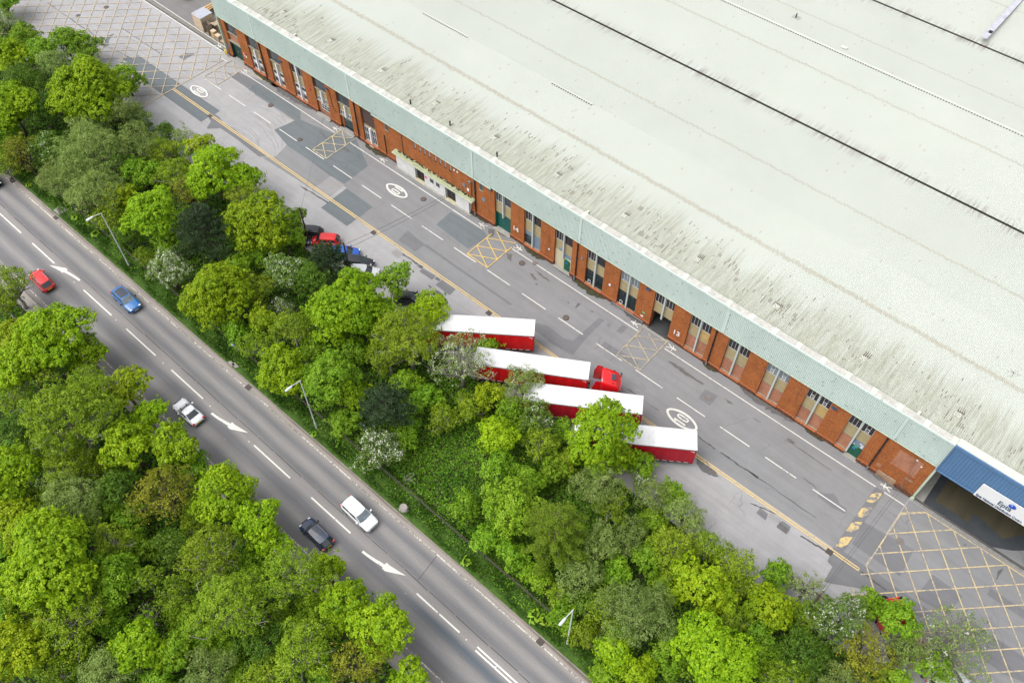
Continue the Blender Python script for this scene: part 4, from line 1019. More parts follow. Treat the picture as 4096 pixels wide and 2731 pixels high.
car('coupe_car', 'silver two seat coupe with bonnet vents driving away on the main road', (-63.75,15.22), math.radians(180.3), 4.25, 1.80, 1.30, P_sil, hood=.35, wst=.47, rt=.63, rb=.81, belt=.86, nose=.66, tail=.88, glass=M_cglass, deck=True, hoodvents=.05, wr=.72)
car('hatchback_car', 'dark navy hatchback with bright roof rails on the main road near the woods', (-40.8,15.0), math.radians(178.5), 4.2, 1.78, 1.50, P_navy, hood=.25, wst=.38, rt=.86, rb=.965, rails=True, pano=(.03,.62), glass=M_cglass)
car('estate_car', 'pale silver family estate with white roof driving along the main road', (-39.05,19.62), math.radians(-1), 4.55, 1.83, 1.60, P_pale, hood=.27, wst=.42, rt=.91, rb=.985, belt=.98, nose=.76, tail=.98, wr=.74)
pc = tat(0,1,10,95,.6)
car('saloon_car', 'black car cut off by the left photo edge on the main road', (pc.x-1.75, 20.1), 0.0, 4.5, 1.8, 1.45, P_blk, glass=M_cglass)
PG = 'cars parked along the edge of the trees'
car('parked_car', 'black parked hatchback, tail towards the yard, uphill of the parked red car', (-75.1,43.6), math.radians(212), 4.0, 1.72, 1.48, P_blk, group=PG, glass=M_cglass)
car('parked_car', 'black parked car almost hidden by a pale tree left of the other parked cars', (-75.4,41.6), math.radians(38), 4.0, 1.72, 1.48, P_blk, group=PG, glass=M_cglass)
car('parked_car', 'small red parked hatchback with dark rear window beside the dark pine', (-72.2,44.1), math.radians(218), 3.9, 1.70, 1.50, P_red, group=PG, glass=M_cglass, hood=.22, wst=.36)
car('parked_car', 'bright blue parked car nosing out between pine and lime green tree', (-68.5,44.3), math.radians(40), 4.0, 1.74, 1.48, P_bblue, group=PG, glass=M_cglass)
car('parked_car', 'black rounded parked car between the blue and the white parked cars', (-65.8,44.4), math.radians(30), 4.0, 1.74, 1.45, P_blk, group=PG, glass=M_cglass)
car('parked_car', 'white parked car mostly hidden behind the big lime green tree', (-64.1,43.7), math.radians(36), 4.1, 1.74, 1.48, P_wht, group=PG, glass=M_cglass)
car('parked_car', 'black parked car peeping out of the tree just before the first trailer', (-56.3,44.5), math.radians(33), 4.2, 1.76, 1.45, P_blk, group=PG, glass=M_cglass)
car('parked_car', 'white parked car glimpsed through leaves at the bottom right', (16.9,45.4), math.radians(60), 4.2, 1.76, 1.48, P_wht, group=PG, glass=M_cglass)

# ------------------------------------------------------------------ curtain-sided trailers
def roofcloth():
    g = N("white_trailer_roof"); p = g.pos((1,.35,1), 'object')
    f = g.noise(p, 1.1, 5, .65, .8); c = g.ramp(f, [(.25,(.44,.425,.40)),(.42,(.575,.575,.575)),(.8,(.62,.62,.63))])
    wk = g.noise(g.pos((.75,.22,1), 'object'), 1.0, 2, .5, .5); ln_ = g.range(g.math('ABSOLUTE', g.math('SUBTRACT', g.math('FRACT', g.math('MULTIPLY', wk, 9.0)), .5)), .0, .10, .34, 0)
    c = g.mix(g.math('MULTIPLY', ln_, g.range(g.noise(g.pos((1,1,1),'object'), .8, 3), .35, .6)), c, (.40,.385,.37))
    d = g.noise(g.pos((1.6,.25,1), 'object'), 1.0, 4, .7); c = g.mix(g.range(d, .60, .72, 0, .45), c, (.40,.355,.31))
    return g.done(c, .6, .3)
M_troof = roofcloth()
def curtain(name, col):
    g = N(name); p = g.pos((1,1,1), 'object'); x, y, z = g.xyz(p)
    f = g.noise(g.pos((2.0,1,.25), 'object'), 1.0, 4, .6); c = g.ramp(f, [(.3, sc(col,.80)), (.7, sc(col,1.12))])
    c = g.mix(g.math('MULTIPLY', g.range(z, 1.0, 1.9, .5, 0), g.range(g.noise(p, 1.5, 4), .35, .65)), c, sc(col,.45))
    return g.done(c, .5, .35)
M_curt = curtain("red_curtain", (.62,.008,.010)); M_curtd = curtain("dark_red_curtain", (.42,.006,.020))
M_chas = plain("trailer_chassis", (.05,.05,.055), .6, .2, 3, space='object'); M_alu = plain("trailer_aluminium", (.42,.44,.46), .45, .1, 3, metal=.4, space='object')
M_grl = plain("grey_curtain_lettering", (.22,.22,.23), .6, .15, 4, space='object'); M_wtape = plain("white_tape", (.72,.66,.64), .6, .08, 5, space='object')
TL, TW, TH = 13.6, 2.55, 4.1
def trailer(label, loc, head, cm, edge, seed, letters=None):
    root = empty('curtain_trailer', (loc[0], loc[1], 0), head); tag(root, label, 'trailer', 'red trailers parked side by side')
    r = random.Random(seed); hw = TW/2
    xs = [0,-.06]+[-.06-i*.30 for i in range(1,45)]+[-TL]
    ys = [-hw,-hw+.05,-hw*.7,-hw*.35,0,hw*.35,hw*.7,hw-.05,hw]
    ph = [r.uniform(-.25,.25) for _ in xs]
    rows = []
    for i, x in enumerate(xs):
        row = []
        for y in ys:
            e = 1-abs(y)/hw; z = TH-.05*(e < .03)
            if .0 < i < len(xs)-1 and e > .1: z += -.015-.085*abs(math.sin(x*2.4+ph[i]*.6+.5*e))*min(1,e*2.2)+r.uniform(-.008,.008)
            row.append((x, y, z))
        rows.append(row)
    b = MB(); b.grid(rows[::-1]); b.ob('roof_sheet', M_troof, root, smooth=True)
    for s in (-1,1):
        q = MB(); n = 40; rr_ = []
        for z in (1.02,1.6,2.5,3.4,3.86):
            rr_.append([(-.12-(TL-.24)*i/n, s*(hw-.03+.02*math.sin(i*1.9+z)+(.012 if i % 4 == 0 else 0)), z) for i in range(n+1)])
        q.grid(rr_ if s > 0 else rr_[::-1]); ct = q.ob('curtain', cm, root)
        st = MB(); tp = MB()
        for i in range(17):
            x = -.35-i*.81; st.box(x-.04,x+.04,min(s*(hw-.03),s*(hw+.015)),max(s*(hw-.03),s*(hw+.015)),.98,1.22)
            tp.box(x-.66,x-.16,min(s*(hw-.01),s*(hw+.008)),max(s*(hw-.01),s*(hw+.008)),1.10,1.15)
        st.ob('buckle_strap', M_chas, ct); tp.ob('reflective_tape', M_wtape, ct)
        t = MB(); t.box(-.62,-.22,min(s*hw,s*(hw+.012)),max(s*hw,s*(hw+.012)),3.62,3.68); t.box(-.28,-.22,min(s*hw,s*(hw+.012)),max(s*hw,s*(hw+.012)),3.36,3.62); t.ob('corner_marking', M_wtape, ct)
        MB().box(-TL,0,min(s*(hw-.08),s*hw),max(s*(hw-.08),s*hw),3.88,4.06).ob('cant_rail', M_alu if edge else M_alu, root)
        MB().box(-TL,0,min(s*(hw-.10),s*(hw-.01)),max(s*(hw-.10),s*(hw-.01)),3.84,3.88).ob('curtain_track', M_chas, root)
        sgd = MB()
        for z in (.50,.82): sgd.box(-9.3,-4.6,min(s*(hw-.06),s*hw),max(s*(hw-.06),s*hw),z,z+.12)
        for x in (-9.3,-7.0,-4.7): sgd.box(x,x+.08,min(s*(hw-.09),s*(hw-.06)),max(s*(hw-.09),s*(hw-.06)),.5,.94)
        sgd.ob('side_guard', M_alu, root)
        MB().box(-2.6,-2.4,s*.8-.08,s*.8+.08,0,1.0).ob('landing_leg', M_chas, root)
        for x in (-9.9,-11.2,-12.5):
            w = MB().tube([(x,s*(hw-.40),.52),(x,s*(hw-.02),.52)], .52, 16).ob('wheel', M_tyre, root)
            MB().tube([(x,s*(hw-.03),.52),(x,s*(hw-.005),.52)], .28, 12).ob('rim', M_rim, w)
    MB().box(-.10,0,-hw,hw,1.0,4.04).ob('headboard', plain("trailer_headboard_red", (.40,.02,.03), .5, space='object') if 'trailer_headboard_red' not in bpy.data.materials else bpy.data.materials['trailer_headboard_red'], root)
    MB().box(-TL,-TL+.08,-hw,hw,1.0,4.04).ob('rear_door', M_alu, root)
    MB().box(-TL,-.0,-hw+.02,hw-.02,.88,1.02).ob('load_bed', M_chas, root); MB().box(-TL+.2,-.9,-.55,.55,.60,.88).ob('chassis', M_chas, root)
    if edge: MB().box(-.02,.03,-hw,hw,3.70,4.08).ob('front_capping', plain("pale_blue_capping", (.35,.45,.53), .5, space='object'), root)
    if letters:
        txt, x, s_ = letters
        o = text_mesh(txt, s_, M_grl, 'lettering', (x, -hw-.004, 2.0), (PI/2, 0, 0), root)
    return root
trailer('red curtain trailer uppermost of the row, with no cab and blossom over its side', (-39.5,49.55), math.radians(37), M_curt, False, 1, ("Ro", -11.9, 1.9))
trailer('red curtain trailer coupled to the red lorry cab', (-30.6,48.95), math.radians(31.7), M_curt, False, 2, ("oy", -9.0, 1.9))
trailer('red curtain trailer third in the row, partly behind a lime green tree', (-23.12,49.29), math.radians(33), M_curtd, False, 3)
trailer('dirtier dark red curtain trailer lowest of the row, over the 10 roundel', (-15.9,49.53), math.radians(34.7), M_curtd, True, 4)

# ------------------------------------------------------------------ red tractor unit
P_cab = carpaint("red_cab_paint", (.62,.008,.012))
def tractor(label, loc, head):
    root = empty('lorry_cab', (loc[0], loc[1], 0), head); tag(root, label, 'lorry cab')
    hw = 1.24
    # x=0 at the nose, cab back at -2.25, side fairings to -3.3
    sec = [(-.02,1.10,.55,2.45),(-.10,1.20,.45,2.75),(-.30,1.235,.42,3.12),(-.55,1.24,.42,3.32),(-.95,1.24,.42,3.46),(-1.5,1.235,.42,3.66),(-2.0,1.22,.42,3.80),(-2.25,1.20,.42,3.84)]
    rows = []
    for x, w, zb, zt in sec:
        rows.append([(x,-w*.97,zb),(x,-w,1.4),(x,-w*.99,zt-.75),(x,-w*.93,zt-.25),(x,-w*.78,zt-.05),(x,-w*.4,zt+.0),(x,0,zt+.02),(x,w*.4,zt),(x,w*.78,zt-.05),(x,w*.93,zt-.25),(x,w*.99,zt-.75),(x,w,1.4),(x,w*.97,zb)])
    b = MB(); b.grid(rows); n = 13
    b.f.append(tuple(range(n-1,-1,-1))); b.f.append(tuple((len(rows)-1)*n+k for k in range(n)))
    b.ob('cab', P_cab, root, smooth=True)
    MB().grid([[(.02,-1.05,1.55),(.03,0,1.55),(.02,1.05,1.55)],[(-.10,-1.08,2.45),(-.08,0,2.48),(-.10,1.08,2.45)]][::-1]).ob('windscreen', M_cglass, root, smooth=True)
    MB().box(.0,.10,-1.08,1.08,2.42,2.62).ob('sun_visor', P_cab, root)
    h = MB(); h.box(-1.25,-.55,-.42,.42,3.30,3.52); h.ob('roof_hatch', M_pano, root)
    for s in (-1,1):
        MB().box(-.95,-.35,min(s*1.235,s*1.25),max(s*1.235,s*1.25),1.65,2.35).ob('side_window', M_cglass, root)
        m_ = MB().box(-.02,.16,min(s*1.28,s*1.52),max(s*1.28,s*1.52),1.75,2.4); m_.box(.0,.12,min(s*1.2,s*1.3),max(s*1.2,s*1.3),2.3,2.36); m_.ob('wing_mirror', M_ctrim, root)
        f_ = MB(); f_.grid([[(-2.2,s*1.20,1.0),(-2.2,s*1.21,2.6),(-2.2,s*1.12,3.75)],[(-3.25,s*1.24,1.0),(-3.2,s*1.24,2.6),(-2.85,s*1.18,3.82)]]); f_.grid([[(-2.2,s*1.14,1.0),(-2.2,s*1.15,2.6),(-2.2,s*1.06,3.72)],[(-3.25,s*1.20,1.0),(-3.2,s*1.20,2.6),(-2.85,s*1.13,3.80)]]); f_.ob('side_fairing', P_cab, root)
        MB().box(-.06,.06,min(s*.75,s*1.15),max(s*.75,s*1.15),.75,1.0).ob('headlight', M_lampw, root)
        MB().tube([(-.9,s*.9,3.52),(-.75,s*.9,3.52)], .06, 6).ob('air_horn', M_ctrim, root)
        for x, wd in ((-1.0,.32),(-4.6,.55)):
            w = MB().tube([(x,s*(hw-wd),.52),(x,s*(hw-.02),.52)], .52, 16).ob('wheel', M_tyre, root); MB().tube([(x,s*(hw-.03),.52),(x,s*(hw-.0),.52)], .28, 12).ob('rim', M_rim, w)
        MB().tube([(-2.5,s*.95,.75),(-3.6,s*.95,.75)], .32, 10).ob('fuel_tank', M_alu, root)
    MB().box(-.02,.05,-1.1,1.1,.95,1.45).ob('grille', M_ctrim, root); MB().box(-.1,.10,-1.2,1.2,.42,.72).ob('bumper', P_cab, root)
    q = MB(); q.box(-5.6,-2.2,-.48,-.30,.80,1.05); q.box(-5.6,-2.2,.30,.48,.80,1.05); q.box(-5.0,-4.2,-.5,.5,1.05,1.15); q.ob('chassis', M_chas, root)
    MB().box(-3.5,-2.35,-.85,.85,1.05,1.12).ob('catwalk', plain("catwalk_plate", (.36,.35,.33), .6, .2, 6, space='object') if 'catwalk_plate' not in bpy.data.materials else bpy.data.materials['catwalk_plate'], root)
    q = MB()
    for k in range(3): q.tube([(-2.3,-.3+.3*k,2.2),(-2.7,-.25+.25*k,1.6),(-3.3,-.3+.3*k,1.9)], .035, 5)
    q.ob('air_line', bpy.data.materials["logo_sky_blue"], root)
    return root
d32 = math.radians(31.7)
tractor('red lorry cab with dark roof hatch coupled to the second trailer', (-30.6+3.75*math.cos(d32), 48.95+3.75*math.sin(d32)), d32)
tractor('red lorry cab mostly hidden by a tree at the lower right', (8.6,47.9), math.radians(140))

# ------------------------------------------------------------------ street lamps
M_lampc = plain("galvanised_lamp_column", (.56,.58,.59), .5, .06, 2, metal=.1, space='object')
def lamp(label, x, y):
    root = empty('street_lamp', (x, y, .06)); tag(root, label, 'street lamp', 'lamp posts along the main road')
    return root
def lamp_parts(root):
    MB().tube([(0,0,0),(0,0,1.3)], .115, 10).ob('base_section', M_lampc, root)
    MB().tube([(0,0,1.3),(0,0,1.42),(0,0,10.0)], [.115,.085,.055], 8).ob('column', M_lampc, root)
    a = MB().tube([(0,0,9.9),(0,-.06,10.02),(0,-1.25,10.25)], [.06,.05,.04], 7).ob('bracket_arm', M_lampc, root)
    h = MB(); pr = [(-1.05,.07),(-1.2,.13),(-1.7,.15),(-1.95,.12),(-2.02,.06)]
    h.grid([[(-w,y,10.20-.02*(y+1)),(-w*.6,y,10.32-.02*(y+1)),(w*.6,y,10.32-.02*(y+1)),(w,y,10.20-.02*(y+1))] for y, w in pr]); hd = h.ob('lamp_head', M_lampc, root, smooth=True)
    MB().box(-.11,.11,-1.95,-1.25,10.15,10.20).ob('lamp_lens', M_lampw, hd)
l0 = lamp('grey street lamp post on the verge nearest the blue crossover', -88.83, 23.92); lamp_parts(l0)
for lb, x in (('grey street lamp post on the verge between the silver coupe and dark pine', -51.05), ('grey street lamp post on the verge nearest the bottom of the photo', -13.32)):
    o = copy_tree(l0); o.location = (x, 23.87, .06); o['label'] = lb

# ------------------------------------------------------------------ fence, verge bits, ironwork
M_rail = plain("weathered_rail", (.085,.075,.058), .9, .3, 3)
fn = empty('rail_fence', (-60, 25.05, 0)); tag(fn, 'low weathered two rail fence along the verge, half lost in undergrowth', 'fence')
x = -128
ri = 0
while x < 0:
    wpart(MB().box(x-.06,x+.06,25.0,25.12,0,1.05), 'fence_post', M_rail, fn)
    for z in (.45,.88): wpart(MB().box(x+.06,x+3.14,25.03,25.08,z,z+.08), 'fence_rail', M_rail, fn)
    x += 3.2
M_slab = plain("pale_slab", (.26,.24,.22), .9, .15, 1.5)
p = tat(0,1,560,365); s_ = MB().box(p.x-.75,p.x+.75,p.y-.7,p.y+.7,.03,.12).ob('concrete_slab', M_slab); tag(s_, 'square grey concrete slab set in the verge grass above the first lamp', 'slab')
for i, (u, v, lb) in enumerate(((2128,205,'left pale broken slab of the pair lying on the verge'),(2163,222,'right pale broken slab of the pair lying on the verge'))):
    p = tat(0,2,u,v); s_ = MB().prism([(p.x-.5,p.y-.2),(p.x+.35,p.y-.25),(p.x+.55,p.y+.15),(p.x-.4,p.y+.22)],.06,.15).ob('broken_slab', M_slab); tag(s_, lb, 'slab')
p = tat(1,2,1360,1530); rr5 = random.Random(2); b = MB()
rows = [[(p.x+(.75-.05*k)*math.cos(t*PI/5)*(1+rr5.uniform(-.15,.15))*(1-.4*k/2), p.y+.55*math.sin(t*PI/5)*(1+rr5.uniform(-.2,.2))*(1-.4*k/2), .02+.22*k) for t in range(11)] for k in range(3)]
for r_ in rows: r_[-1] = r_[0]
b.grid(rows[::-1]); b.quad(*rows[2][:-1]); s_ = b.ob('boulder', M_slab); tag(s_, 'pale rock on the verge edge beside the silver estate', 'rock')
p = tat(0,2,2140,35); b = MB(); b.tube([(p.x-.3,p.y,.1),(p.x-.1,p.y+.05,.28),(p.x+.2,p.y-.05,.25),(p.x+.38,p.y,.1)],[.03,.2,.18,.03],6); s_ = b.ob('litter_bag', plain("pale_blue_bag", (.40,.50,.66), .5, .2, 6)); tag(s_, 'crumpled pale blue litter bag in the verge grass', 'litter')
M_iron = plain("rusty_iron", (.075,.052,.042), .7, .3, 6); M_irong = plain("grey_iron", (.16,.14,.13), .7, .3, 6)
def manhole(px_, py_, r, mat, label, group=None):
    b = MB().tube([(px_,py_,0),(px_,py_,.074)], r, 16); o = b.ob('manhole_cover', mat); tag(o, label, 'manhole cover', group)
    q = MB()
    for k in range(5):
        q.strip((px_-r*.7, py_-r*.6+k*r*.3), (px_+r*.7, py_-r*.6+k*r*.3), r*.10, .078)
    q.ob('cover_ribs', M_irong, o)
for x, y, r, m_, lb in ((-100.69,57.84,.42,M_iron,'round brown manhole cover beside the slate patch near bay 15'),(-91.13,55.65,.38,M_iron,'round brown manhole cover at a lane dash by the light grey patch'),
    (-68.19,58.94,.42,M_iron,'round brown manhole cover near the middle speed roundel'),(-49.72,59.08,.42,M_iron,'round brown manhole cover just below bay 14'),(-48.42,60.22,.36,M_irong,'dark round manhole cover on the white walkway line'),
    (-39.44,55.8,.42,M_iron,'round manhole cover between two lane dashes above the trailers'),(-19.0,57.65,.42,M_irong,'round spoked manhole cover in a square dark patch'),(6.78,55.96,.42,M_irong,'round pale manhole cover inside the lower yellow grid'),
    (-142.88,55.88,.42,M_iron,'round brown manhole cover in the upper yellow grid'),(-144.34,51.27,.36,M_tar,'small dark manhole cover in the upper yellow grid')): manhole(x, y, r, m_, lb)
def gully(x, y, a, c, lb, rz=0):
    o = empty('drain_grate', (x,y,0), rz); tag(o, lb, 'drain')
    MB().box(-a,a,-c,c,-.02,.072).ob('drain_frame', M_iron, o)
    for k in range(5): MB().box(-a*.85,a*.85,-c*.8+k*c*.4-.03,-c*.8+k*c*.4+.03,.072,.082).ob('grate_bar', M_tar, o)
for i,j,u,v,lb in ((0,1,115,95,'rusty drain grate at the verge edge near the left photo edge'),(0,1,515,432,'drain grate at the road edge above the first lamp'),(2,3,258,1190,'rusty drain grate at the road edge beside the nearest lamp'),(0,2,2280,420,'small round rusty drain cover at the road edge'),
    (1,1,1080,570,'drain grate on the double yellow line under the cables'),(0,0,1930,1068,'drain grate on the double yellow line by the slate patch'),(1,1,2138,1308,'drain grate on the double yellow line by the first trailer'),(3,3,562,365,'drain grate on the double yellow line near the chevron hump')):
    p = tat(i,j,u,v); gully(p.x, p.y, .36, .3, lb)
t_ = tat(3,3,1067,803); b = MB(); n = 16
rows = [[(t_.x+(.32+.12*math.cos(a))*math.cos(2*PI*k/n), t_.y+(.32+.12*math.cos(a))*math.sin(2*PI*k/n), .11+.11*math.sin(a)) for a in (0,1.57,3.14,4.7,6.283)] for k in range(n+1)]
b.grid(rows); o = b.ob('lorry_tyre', M_tyre, smooth=True); tag(o, 'loose tyre lying on the tarmac by the lower yellow grid', 'tyre')

# overhead cables
def cable(a, b_, sag, r, label):
    a, b_ = Vector(a), Vector(b_); pts = []
    for i in range(21):
        t = i/20; p = a.lerp(b_, t); p.z -= sag*4*t*(1-t); pts.append(p)
    o = MB().tube(pts, r, 5).ob('overhead_cable', M_tar); tag(o, label, 'cable')
cable((-61.15,61.2,6.1), (-65.2,42.2,6.3), .35, .022, 'upper black cable of the pair crossing the yard from the white annex')
cable((-61.15,61.2,5.75), (-64.7,42.1,6.0), .45, .022, 'lower black cable of the pair crossing the yard from the white annex')
cable((-89.75,61.6,6.0), (-74.2,42.8,6.2), .3, .014, 'single thin cable from the office wall to the trees')
cable((3.6,61.6,7.4), (2.9,41.9,6.0), .4, .018, 'upper thin cable from the end wall across the chevron hump')
cable((3.9,61.6,7.1), (3.15,41.9,5.8), .5, .018, 'lower thin cable from the end wall across the chevron hump')
M_pole = plain("creosote_pole", (.07,.05,.035), .9, .3, 3)
for x, y, h, lb in ((-64.95,42.1,7.0,'wooden cable pole in the trees behind the parked cars'),(3.05,41.8,6.6,'dark wooden cable pole among trees near the lower yellow grid'),(-74.0,42.6,6.8,'wooden cable pole in the trees left of the parked cars')):
    o = empty('cable_pole', (x,y,0)); tag(o, lb, 'pole'); MB().tube([(0,0,0),(0,0,h)], [.14,.10], 8).ob('pole', M_pole, o); MB().box(-.5,.5,-.05,.05,h-.45,h-.35).ob('cross_arm', M_pole, o)

# ------------------------------------------------------------------ crates and timber by the west gable
def wood(name, col): return plain(name, col, .85, .22, 3.5, stretch=(1,.25,1))
M_w1 = wood("fresh_pine_boards", (.44,.29,.14)); M_w2 = wood("pale_plywood", (.46,.36,.26)); M_w3 = wood("grey_old_boards", (.23,.19,.145)); M_w4 = wood("weathered_boards", (.30,.25,.19)); M_wg = plain("grey_felt_lid", (.34,.35,.40), .9, .15, 2)
def crate(x0, x1, y0, y1, h, mat, lid, label, z=0, open_=False):
    root = empty('wooden_crate', ((x0+x1)/2,(y0+y1)/2,z)); tag(root, label, 'crate', 'crates stacked by the west end of the warehouse')
    a, c = (x1-x0)/2, (y1-y0)/2
    n = max(2, int(h/.35))
    for k in range(n):
        z0, z1 = h*k/n+.006, h*(k+1)/n-.006
        if not open_: MB().box(-a,a,-c,-c+.03,z0,z1).ob('board', mat, root)
        MB().box(-a,a,c-.03,c,z0,z1).ob('board', mat, root); MB().box(-a,-a+.03,-c+.03,c-.03,z0,z1).ob('board', mat, root); MB().box(a-.03,a,-c+.03,c-.03,z0,z1).ob('board', mat, root)
    for sx in (-1,1): MB().box(sx*a-.04,sx*a+.04,-c-.03,-c,0,h).ob('batten', mat, root)
    if lid: MB().box(-a-.04,a+.04,-c-.05,c+.04,h,h+.07).ob('lid', lid, root)
    MB().box(-a+.03,a-.03,-c+.03,c-.03,.02,.06).ob('crate_base', mat, root)
    return root
c0 = crate(-126.6,-124.15,62.75,65.2,2.45,M_w2,M_wg,'big plywood crate with flat grey lid by the west gable')
MB().box(-1.05,-.55,-.9,-.82,2.52,2.60).ob('lid_batten', M_w1, c0)
crate(-123.9,-122.6,62.7,63.6,1.9,M_w3,None,'open fronted upright wooden box beside the big grey lidded crate',open_=True)
crate(-121.95,-121.15,62.75,63.4,1.25,M_w1,M_w2,'small tan crate left of the pale topped box near the walkway')
crate(-120.85,-119.95,62.7,63.35,.95,M_w4,bpy.data.materials["pale_plywood"],'low box with pale top near the walkway line')
crate(-124.0,-121.2,64.4,66.4,1.0,M_w3,None,'long low weathered crate behind the upright box')
crate(-121.0,-118.6,64.6,66.6,1.1,M_w4,None,'low weathered crate nearest the west gable wall')
crate(-128.9,-127.6,64.4,68.6,.9,M_w3,None,'long mossy crate under the stack of fresh planks')
def pallet(x, y, z, rz, mat, label, tilt=0.0):
    root = empty('pallet', (x,y,z), rz); root.rotation_euler.x = tilt; tag(root, label, 'pallet', 'loose pallets on the crate heap')
    for k in range(7): MB().box(-.6,.6,-.5+k*.155,-.5+k*.155+.1,.12,.145).ob('slat', mat, root)
    for k in range(3): MB().box(-.6+k*.55,-.5+k*.55,-.5,.53,0,.12).ob('bearer', mat, root)
pallet(-119.3,63.3,.05,.1,M_w1,'fresh pallet lying flat at the foot of the gable'); pallet(-119.25,63.35,.22,.2,M_w2,'pale pallet on top of the flat fresh pallet')
pallet(-123.1,65.2,1.05,.3,M_w2,'pale pallet on the long low crate, left one'); pallet(-122.2,65.0,1.15,-.25,M_w1,'yellow pallet tilted over the long low crate', .12)
pallet(-122.8,64.3,1.3,.1,M_w2,'pale pallet leaning down towards the upright box', -.3); pallet(-120.2,65.7,1.15,.4,M_w4,'grey pallet on the low crate by the gable', .1); pallet(-119.3,64.6,.6,1.2,M_w1,'yellow pallet standing on edge by the gable', 1.1)
for i in range(5):
    o = MB().box(-2.0,2.0,-.14,.14,0,.12).ob('timber_plank', M_w1); o.location = (-128.55+.30*i, 66.4+.1*(i%2), .95+.13*(i%2)); o.rotation_euler.z = PI/2+.04*i
    tag(o, ['leftmost','second from left','middle','second from right','rightmost'][i]+' fresh yellow plank in the stack behind the grey lidded crate', 'plank', 'fresh planks on the mossy crate')
# yellow skip
sk = empty('skip', (-134.9,68.0,0)); tag(sk, 'yellow steel skip at the top edge left of the crates', 'skip')
M_skip = plain("yellow_skip_paint", (.52,.33,.012), .5, .12, 2, space='object')
q = MB(); x0,x1,y0,y1 = -1.0,1.0,-1.9,1.9
for s in (-1,1):
    q.grid([[(s*.75,-1.3,.1),(s*.75,1.3,.1)],[(s*1.0,-2.1,1.3),(s*1.0,2.1,1.3)]]); q.grid([[(-.75,s*1.3,.1),(.75,s*1.3,.1)],[(-1.0,s*2.1,1.3),(1.0,s*2.1,1.3)]])
q.box(-.75,.75,-1.3,1.3,.06,.1); q.ob('skip_shell', M_skip, sk)
q = MB(); q.box(-1.06,-.98,-2.1,2.1,1.26,1.36); q.box(.98,1.06,-2.1,2.1,1.26,1.36); q.box(-.98,.98,-2.16,-2.08,1.26,1.36); q.box(-.98,.98,2.08,2.16,1.26,1.36); q.ob('skip_rim', M_skip, sk)
for k in range(3): MB().tube([(-1.0,-.9+.9*k,.7),(-1.14,-.9+.9*k,.7)], .07, 8).ob('lifting_lug', M_skip, sk)
# yellow hoop guard at the corner
hg = empty('hoop_guard', (-115.75,61.2,0)); tag(hg, 'bent yellow tubular corner guard beside the bay 15 door', 'guard rail'); M_hoop = plain("yellow_hoop_paint", (.58,.38,.02), .5, .1, 4, space='object')
MB().tube([(-.75,.2,0),(-.75,.2,.75),(-.6,.15,.95),(-.2,.0,.95),(0,0,.75),(0,0,0)], .10, 8).ob('hoop', M_hoop, hg); MB().tube([(-.3,.08,.80),(-.3,-.0,.80)], .1, 6).ob('reflector', M_signr, hg)
# handrail by bay 13 and kerb bar by the offices
hr = empty('hand_rail', (-34.5,61.25,0)); tag(hr, 'low galvanised tube rail along the wall left of bay 13', 'rail'); MB().tube([(-1.9,.1,0),(-1.9,.1,.5),(-1.8,.1,.58),(3.1,.1,.58)], .06, 7).ob('rail', M_steel, hr); MB().tube([(3.0,.1,0),(3.0,.1,.55)], .05, 6).ob('rail_post', M_steel, hr)
yb = MB().box(-109.3,-106.6,61.0,61.12,.0,.10).ob('kerb_bar', M_yel); tag(yb, 'faded yellow bar on the ground under the first office windows', 'kerb bar')
# broken boards under the trees, lower right
rw2 = random.Random(12); wr_ = tat(3,3,1430,1260,.6)
for i in range(14):
    o = MB().box(-rw2.uniform(.5,1.3),rw2.uniform(.5,1.3),-.25,.25,0,.06).ob('loose_board', [M_w1,M_w2,M_w4][i%3]); o.location = (wr_.x+rw2.gauss(0,.9)-.5, wr_.y+rw2.gauss(0,1.2)-.6, .15+.08*i); o.rotation_euler = (rw2.uniform(-.3,.3),rw2.uniform(-.3,.3),rw2.uniform(0,3))
    tag(o, 'tan board in the heap half hidden under the lower right trees', 'board', 'boards heaped under the trees')
